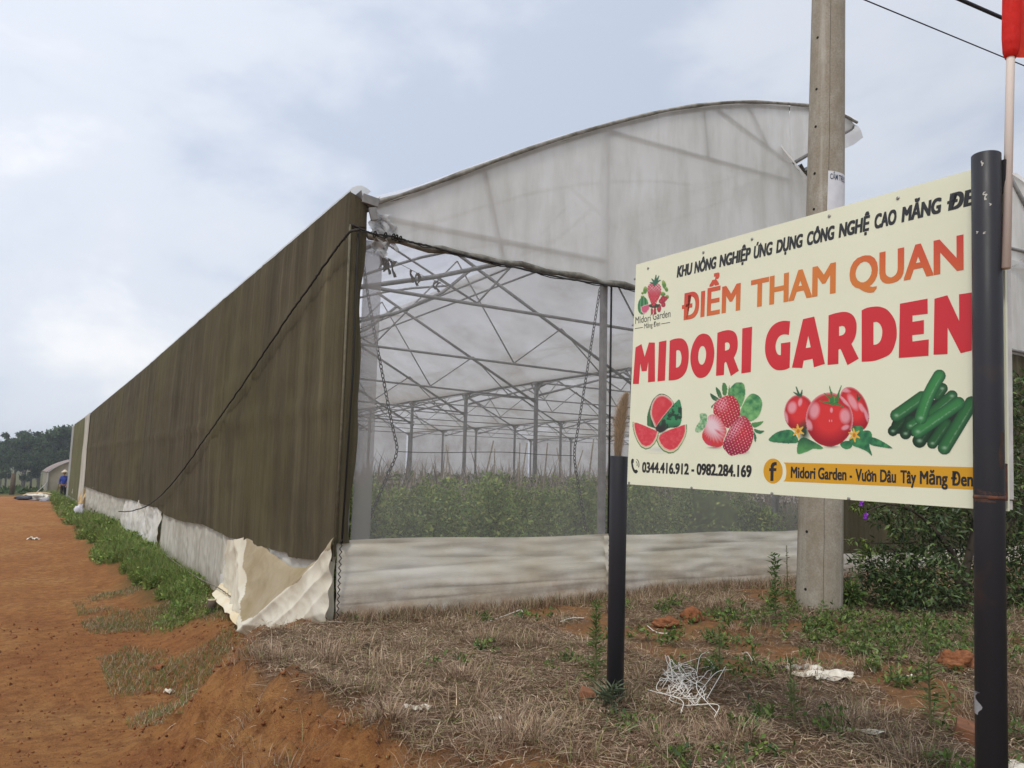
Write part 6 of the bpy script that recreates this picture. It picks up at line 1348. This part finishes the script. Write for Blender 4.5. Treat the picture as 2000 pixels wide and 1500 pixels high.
# worker with a conical hat
def skin_body(name, nodes, edges, radii, m, parent, sub=2):
    me = bpy.data.meshes.new('mesh'); me.from_pydata(nodes, edges, []); o = bpy.data.objects.new('tmp', me); COL.objects.link(o)
    md = o.modifiers.new('s', 'SKIN'); md.use_smooth_shade = True
    for i, r in enumerate(radii): me.skin_vertices[0].data[i].radius = r if isinstance(r, tuple) else (r, r); 
    me.skin_vertices[0].data[0].use_root = True
    o.modifiers.new('u', 'SUBSURF').levels = sub; dg = bpy.context.evaluated_depsgraph_get(); m2 = bpy.data.meshes.new_from_object(o.evaluated_get(dg)); bpy.data.objects.remove(o); m2.materials.clear(); return link(name, m2, m, parent)
skin_m = noisy('tanned_skin', (.36, .20, .12), (.30, .16, .10), 10, .6); blue_m = noisy('blue_jacket', (.035, .065, .36), (.02, .045, .26), 12, .8, bumps=.4); trous_m = noisy('dark_trousers', (.03, .032, .045), (.02, .02, .03), 10, .85); hat_m = noisy('straw_hat', (.70, .62, .48), (.55, .46, .33), 20, .8); hair_m = mat('black_hair', (.012, .010, .010), .5); boot_m = mat('rubber_boot', (.03, .06, .04), .5)
wp = deep(122, 975, 42); wp[2] = hz(wp[0], wp[1]); W = empty('person', tuple(wp)); tag(W, 'person in blue jacket and conical straw hat standing at the far end of the wall', 'person')
W.rotation_euler = (0, 0, R_(-12)); W.scale = (.80, .88, .95)
nd = [(0, 0, .86), (0, .01, 1.05), (0, .0, 1.26), (0, -.01, 1.36), (0, -.03, 1.45), (.09, 0, .80), (.10, .01, .45), (.10, .03, .08), (.10, -.10, .03), (-.09, 0, .80), (-.10, .01, .45), (-.10, .03, .08), (-.10, -.10, .03),
      (.17, 0, 1.30), (.24, .0, 1.04), (.20, -.14, .86), (.18, -.20, .80), (-.17, 0, 1.30), (-.25, .0, 1.04), (-.20, -.13, .87), (-.18, -.19, .81)]
ed = [(0, 1), (1, 2), (2, 3), (3, 4), (0, 5), (5, 6), (6, 7), (7, 8), (0, 9), (9, 10), (10, 11), (11, 12), (2, 13), (13, 14), (14, 15), (15, 16), (2, 17), (17, 18), (18, 19), (19, 20)]
rd = [.13, (.13, .10), (.15, .10), .05, .055, .085, .06, .042, .035, .085, .06, .042, .035, .055, .043, .032, .03, .055, .043, .032, .03]
# fingers, curled
for s, b in ((1, 16), (-1, 20)):
    p0 = nd[b]
    for k in range(4):
        i0 = len(nd); nd.append((p0[0] + s * (.024 - .016 * k), p0[1] - .035, p0[2] - .03)); nd.append((p0[0] + s * (.024 - .016 * k), p0[1] - .03, p0[2] - .07 + .006 * abs(k - 1.5))); ed += [(b, i0), (i0, i0 + 1)]; rd += [.009, .008]
    i0 = len(nd); nd.append((p0[0] - s * .03, p0[1] - .02, p0[2] - .01)); nd.append((p0[0] - s * .038, p0[1] - .035, p0[2] - .045)); ed += [(b, i0), (i0, i0 + 1)]; rd += [.010, .009]
body = skin_body('body', nd, ed, rd, skin_m, W, 1)
bm = bmesh.new(); bmesh.ops.create_uvsphere(bm, u_segments=20, v_segments=14, radius=1)
for v in bm.verts:
    x, y, z = v.co; jaw = 1 - .25 * max(0, -z); nose = .16 * math.exp(-((x / .16) ** 2 + ((z + .12) / .22) ** 2)) * (y < 0); eye = -.07 * (math.exp(-(((abs(x) - .38) / .2) ** 2 + ((z - .1) / .14) ** 2))) * (y < 0); mouth = -.03 * math.exp(-((x / .3) ** 2 + ((z + .48) / .06) ** 2)) * (y < 0); ear = .12 * math.exp(-((y / .2) ** 2 + (z / .25) ** 2))
    v.co = Vector((x * .075 * jaw * (1 + ear), y * .095 * (1 + nose + eye + mouth) - .04, z * .115 + 1.55))
me = bpy.data.meshes.new('mesh'); bm.to_mesh(me); bm.free(); me.polygons.foreach_set('use_smooth', [True] * len(me.polygons)); link('head', me, skin_m, W)
hm = MB(); hm.lathe([(.10, -.05), (.102, .02), (.08, .07), (.02, .10)], (0, -.02, 1.57), 16); hm.build('hair', hair_m, W, True)
cone = MB(); cone.lathe([(.225, 1.575), (.23, 1.58), (.12, 1.67), (.015, 1.745), (.004, 1.75)], (0, -.03, 0), 28); cone.build('conical_hat', hat_m, W, True)
skin_body('jacket', [(0, .0, .86), (0, .01, 1.05), (0, 0, 1.27), (0, -.01, 1.37), (.18, 0, 1.30), (.25, .0, 1.04), (.205, -.13, .88), (-.18, 0, 1.30), (-.26, .0, 1.04), (-.205, -.12, .89)], [(0, 1), (1, 2), (2, 3), (2, 4), (4, 5), (5, 6), (2, 7), (7, 8), (8, 9)], [(.175, .14), (.165, .13), (.18, .13), .075, .085, .07, .055, .085, .07, .055], blue_m, W)
skin_body('trousers', [(0, 0, .86), (.09, 0, .78), (.10, .01, .45), (.10, .03, .14), (-.09, 0, .78), (-.10, .01, .45), (-.10, .03, .14)], [(0, 1), (1, 2), (2, 3), (0, 4), (4, 5), (5, 6)], [(.15, .12), .11, .085, .07, .11, .085, .07], trous_m, W)
for s in (1, -1): b = MB(); b.tube([(s * .10, .03, .30), (s * .10, .03, .07), (s * .10, -.05, .04), (s * .10, -.14, .04)], [.075, .06, .06, .045], 10); b.build('boot', boot_m, W, True)

# ------------------------------------------------------------------ hazy air
hz_m = bpy.data.materials.new('haze'); hz_m.use_nodes = True; hz_m.node_tree.nodes.clear()
ho = N(hz_m, 'ShaderNodeOutputMaterial'); hv = N(hz_m, 'ShaderNodeVolumePrincipled'); hv.inputs['Density'].default_value = .0008; hv.inputs['Color'].default_value = (.86, .92, 1, 1); hv.inputs['Anisotropy'].default_value = .1
L(hz_m, hv.outputs[0], ho.inputs['Volume'])
tag(MB().box((0, 280, -13.75), (1060, 680, 57.5)).build('haze', hz_m), kind='stuff')
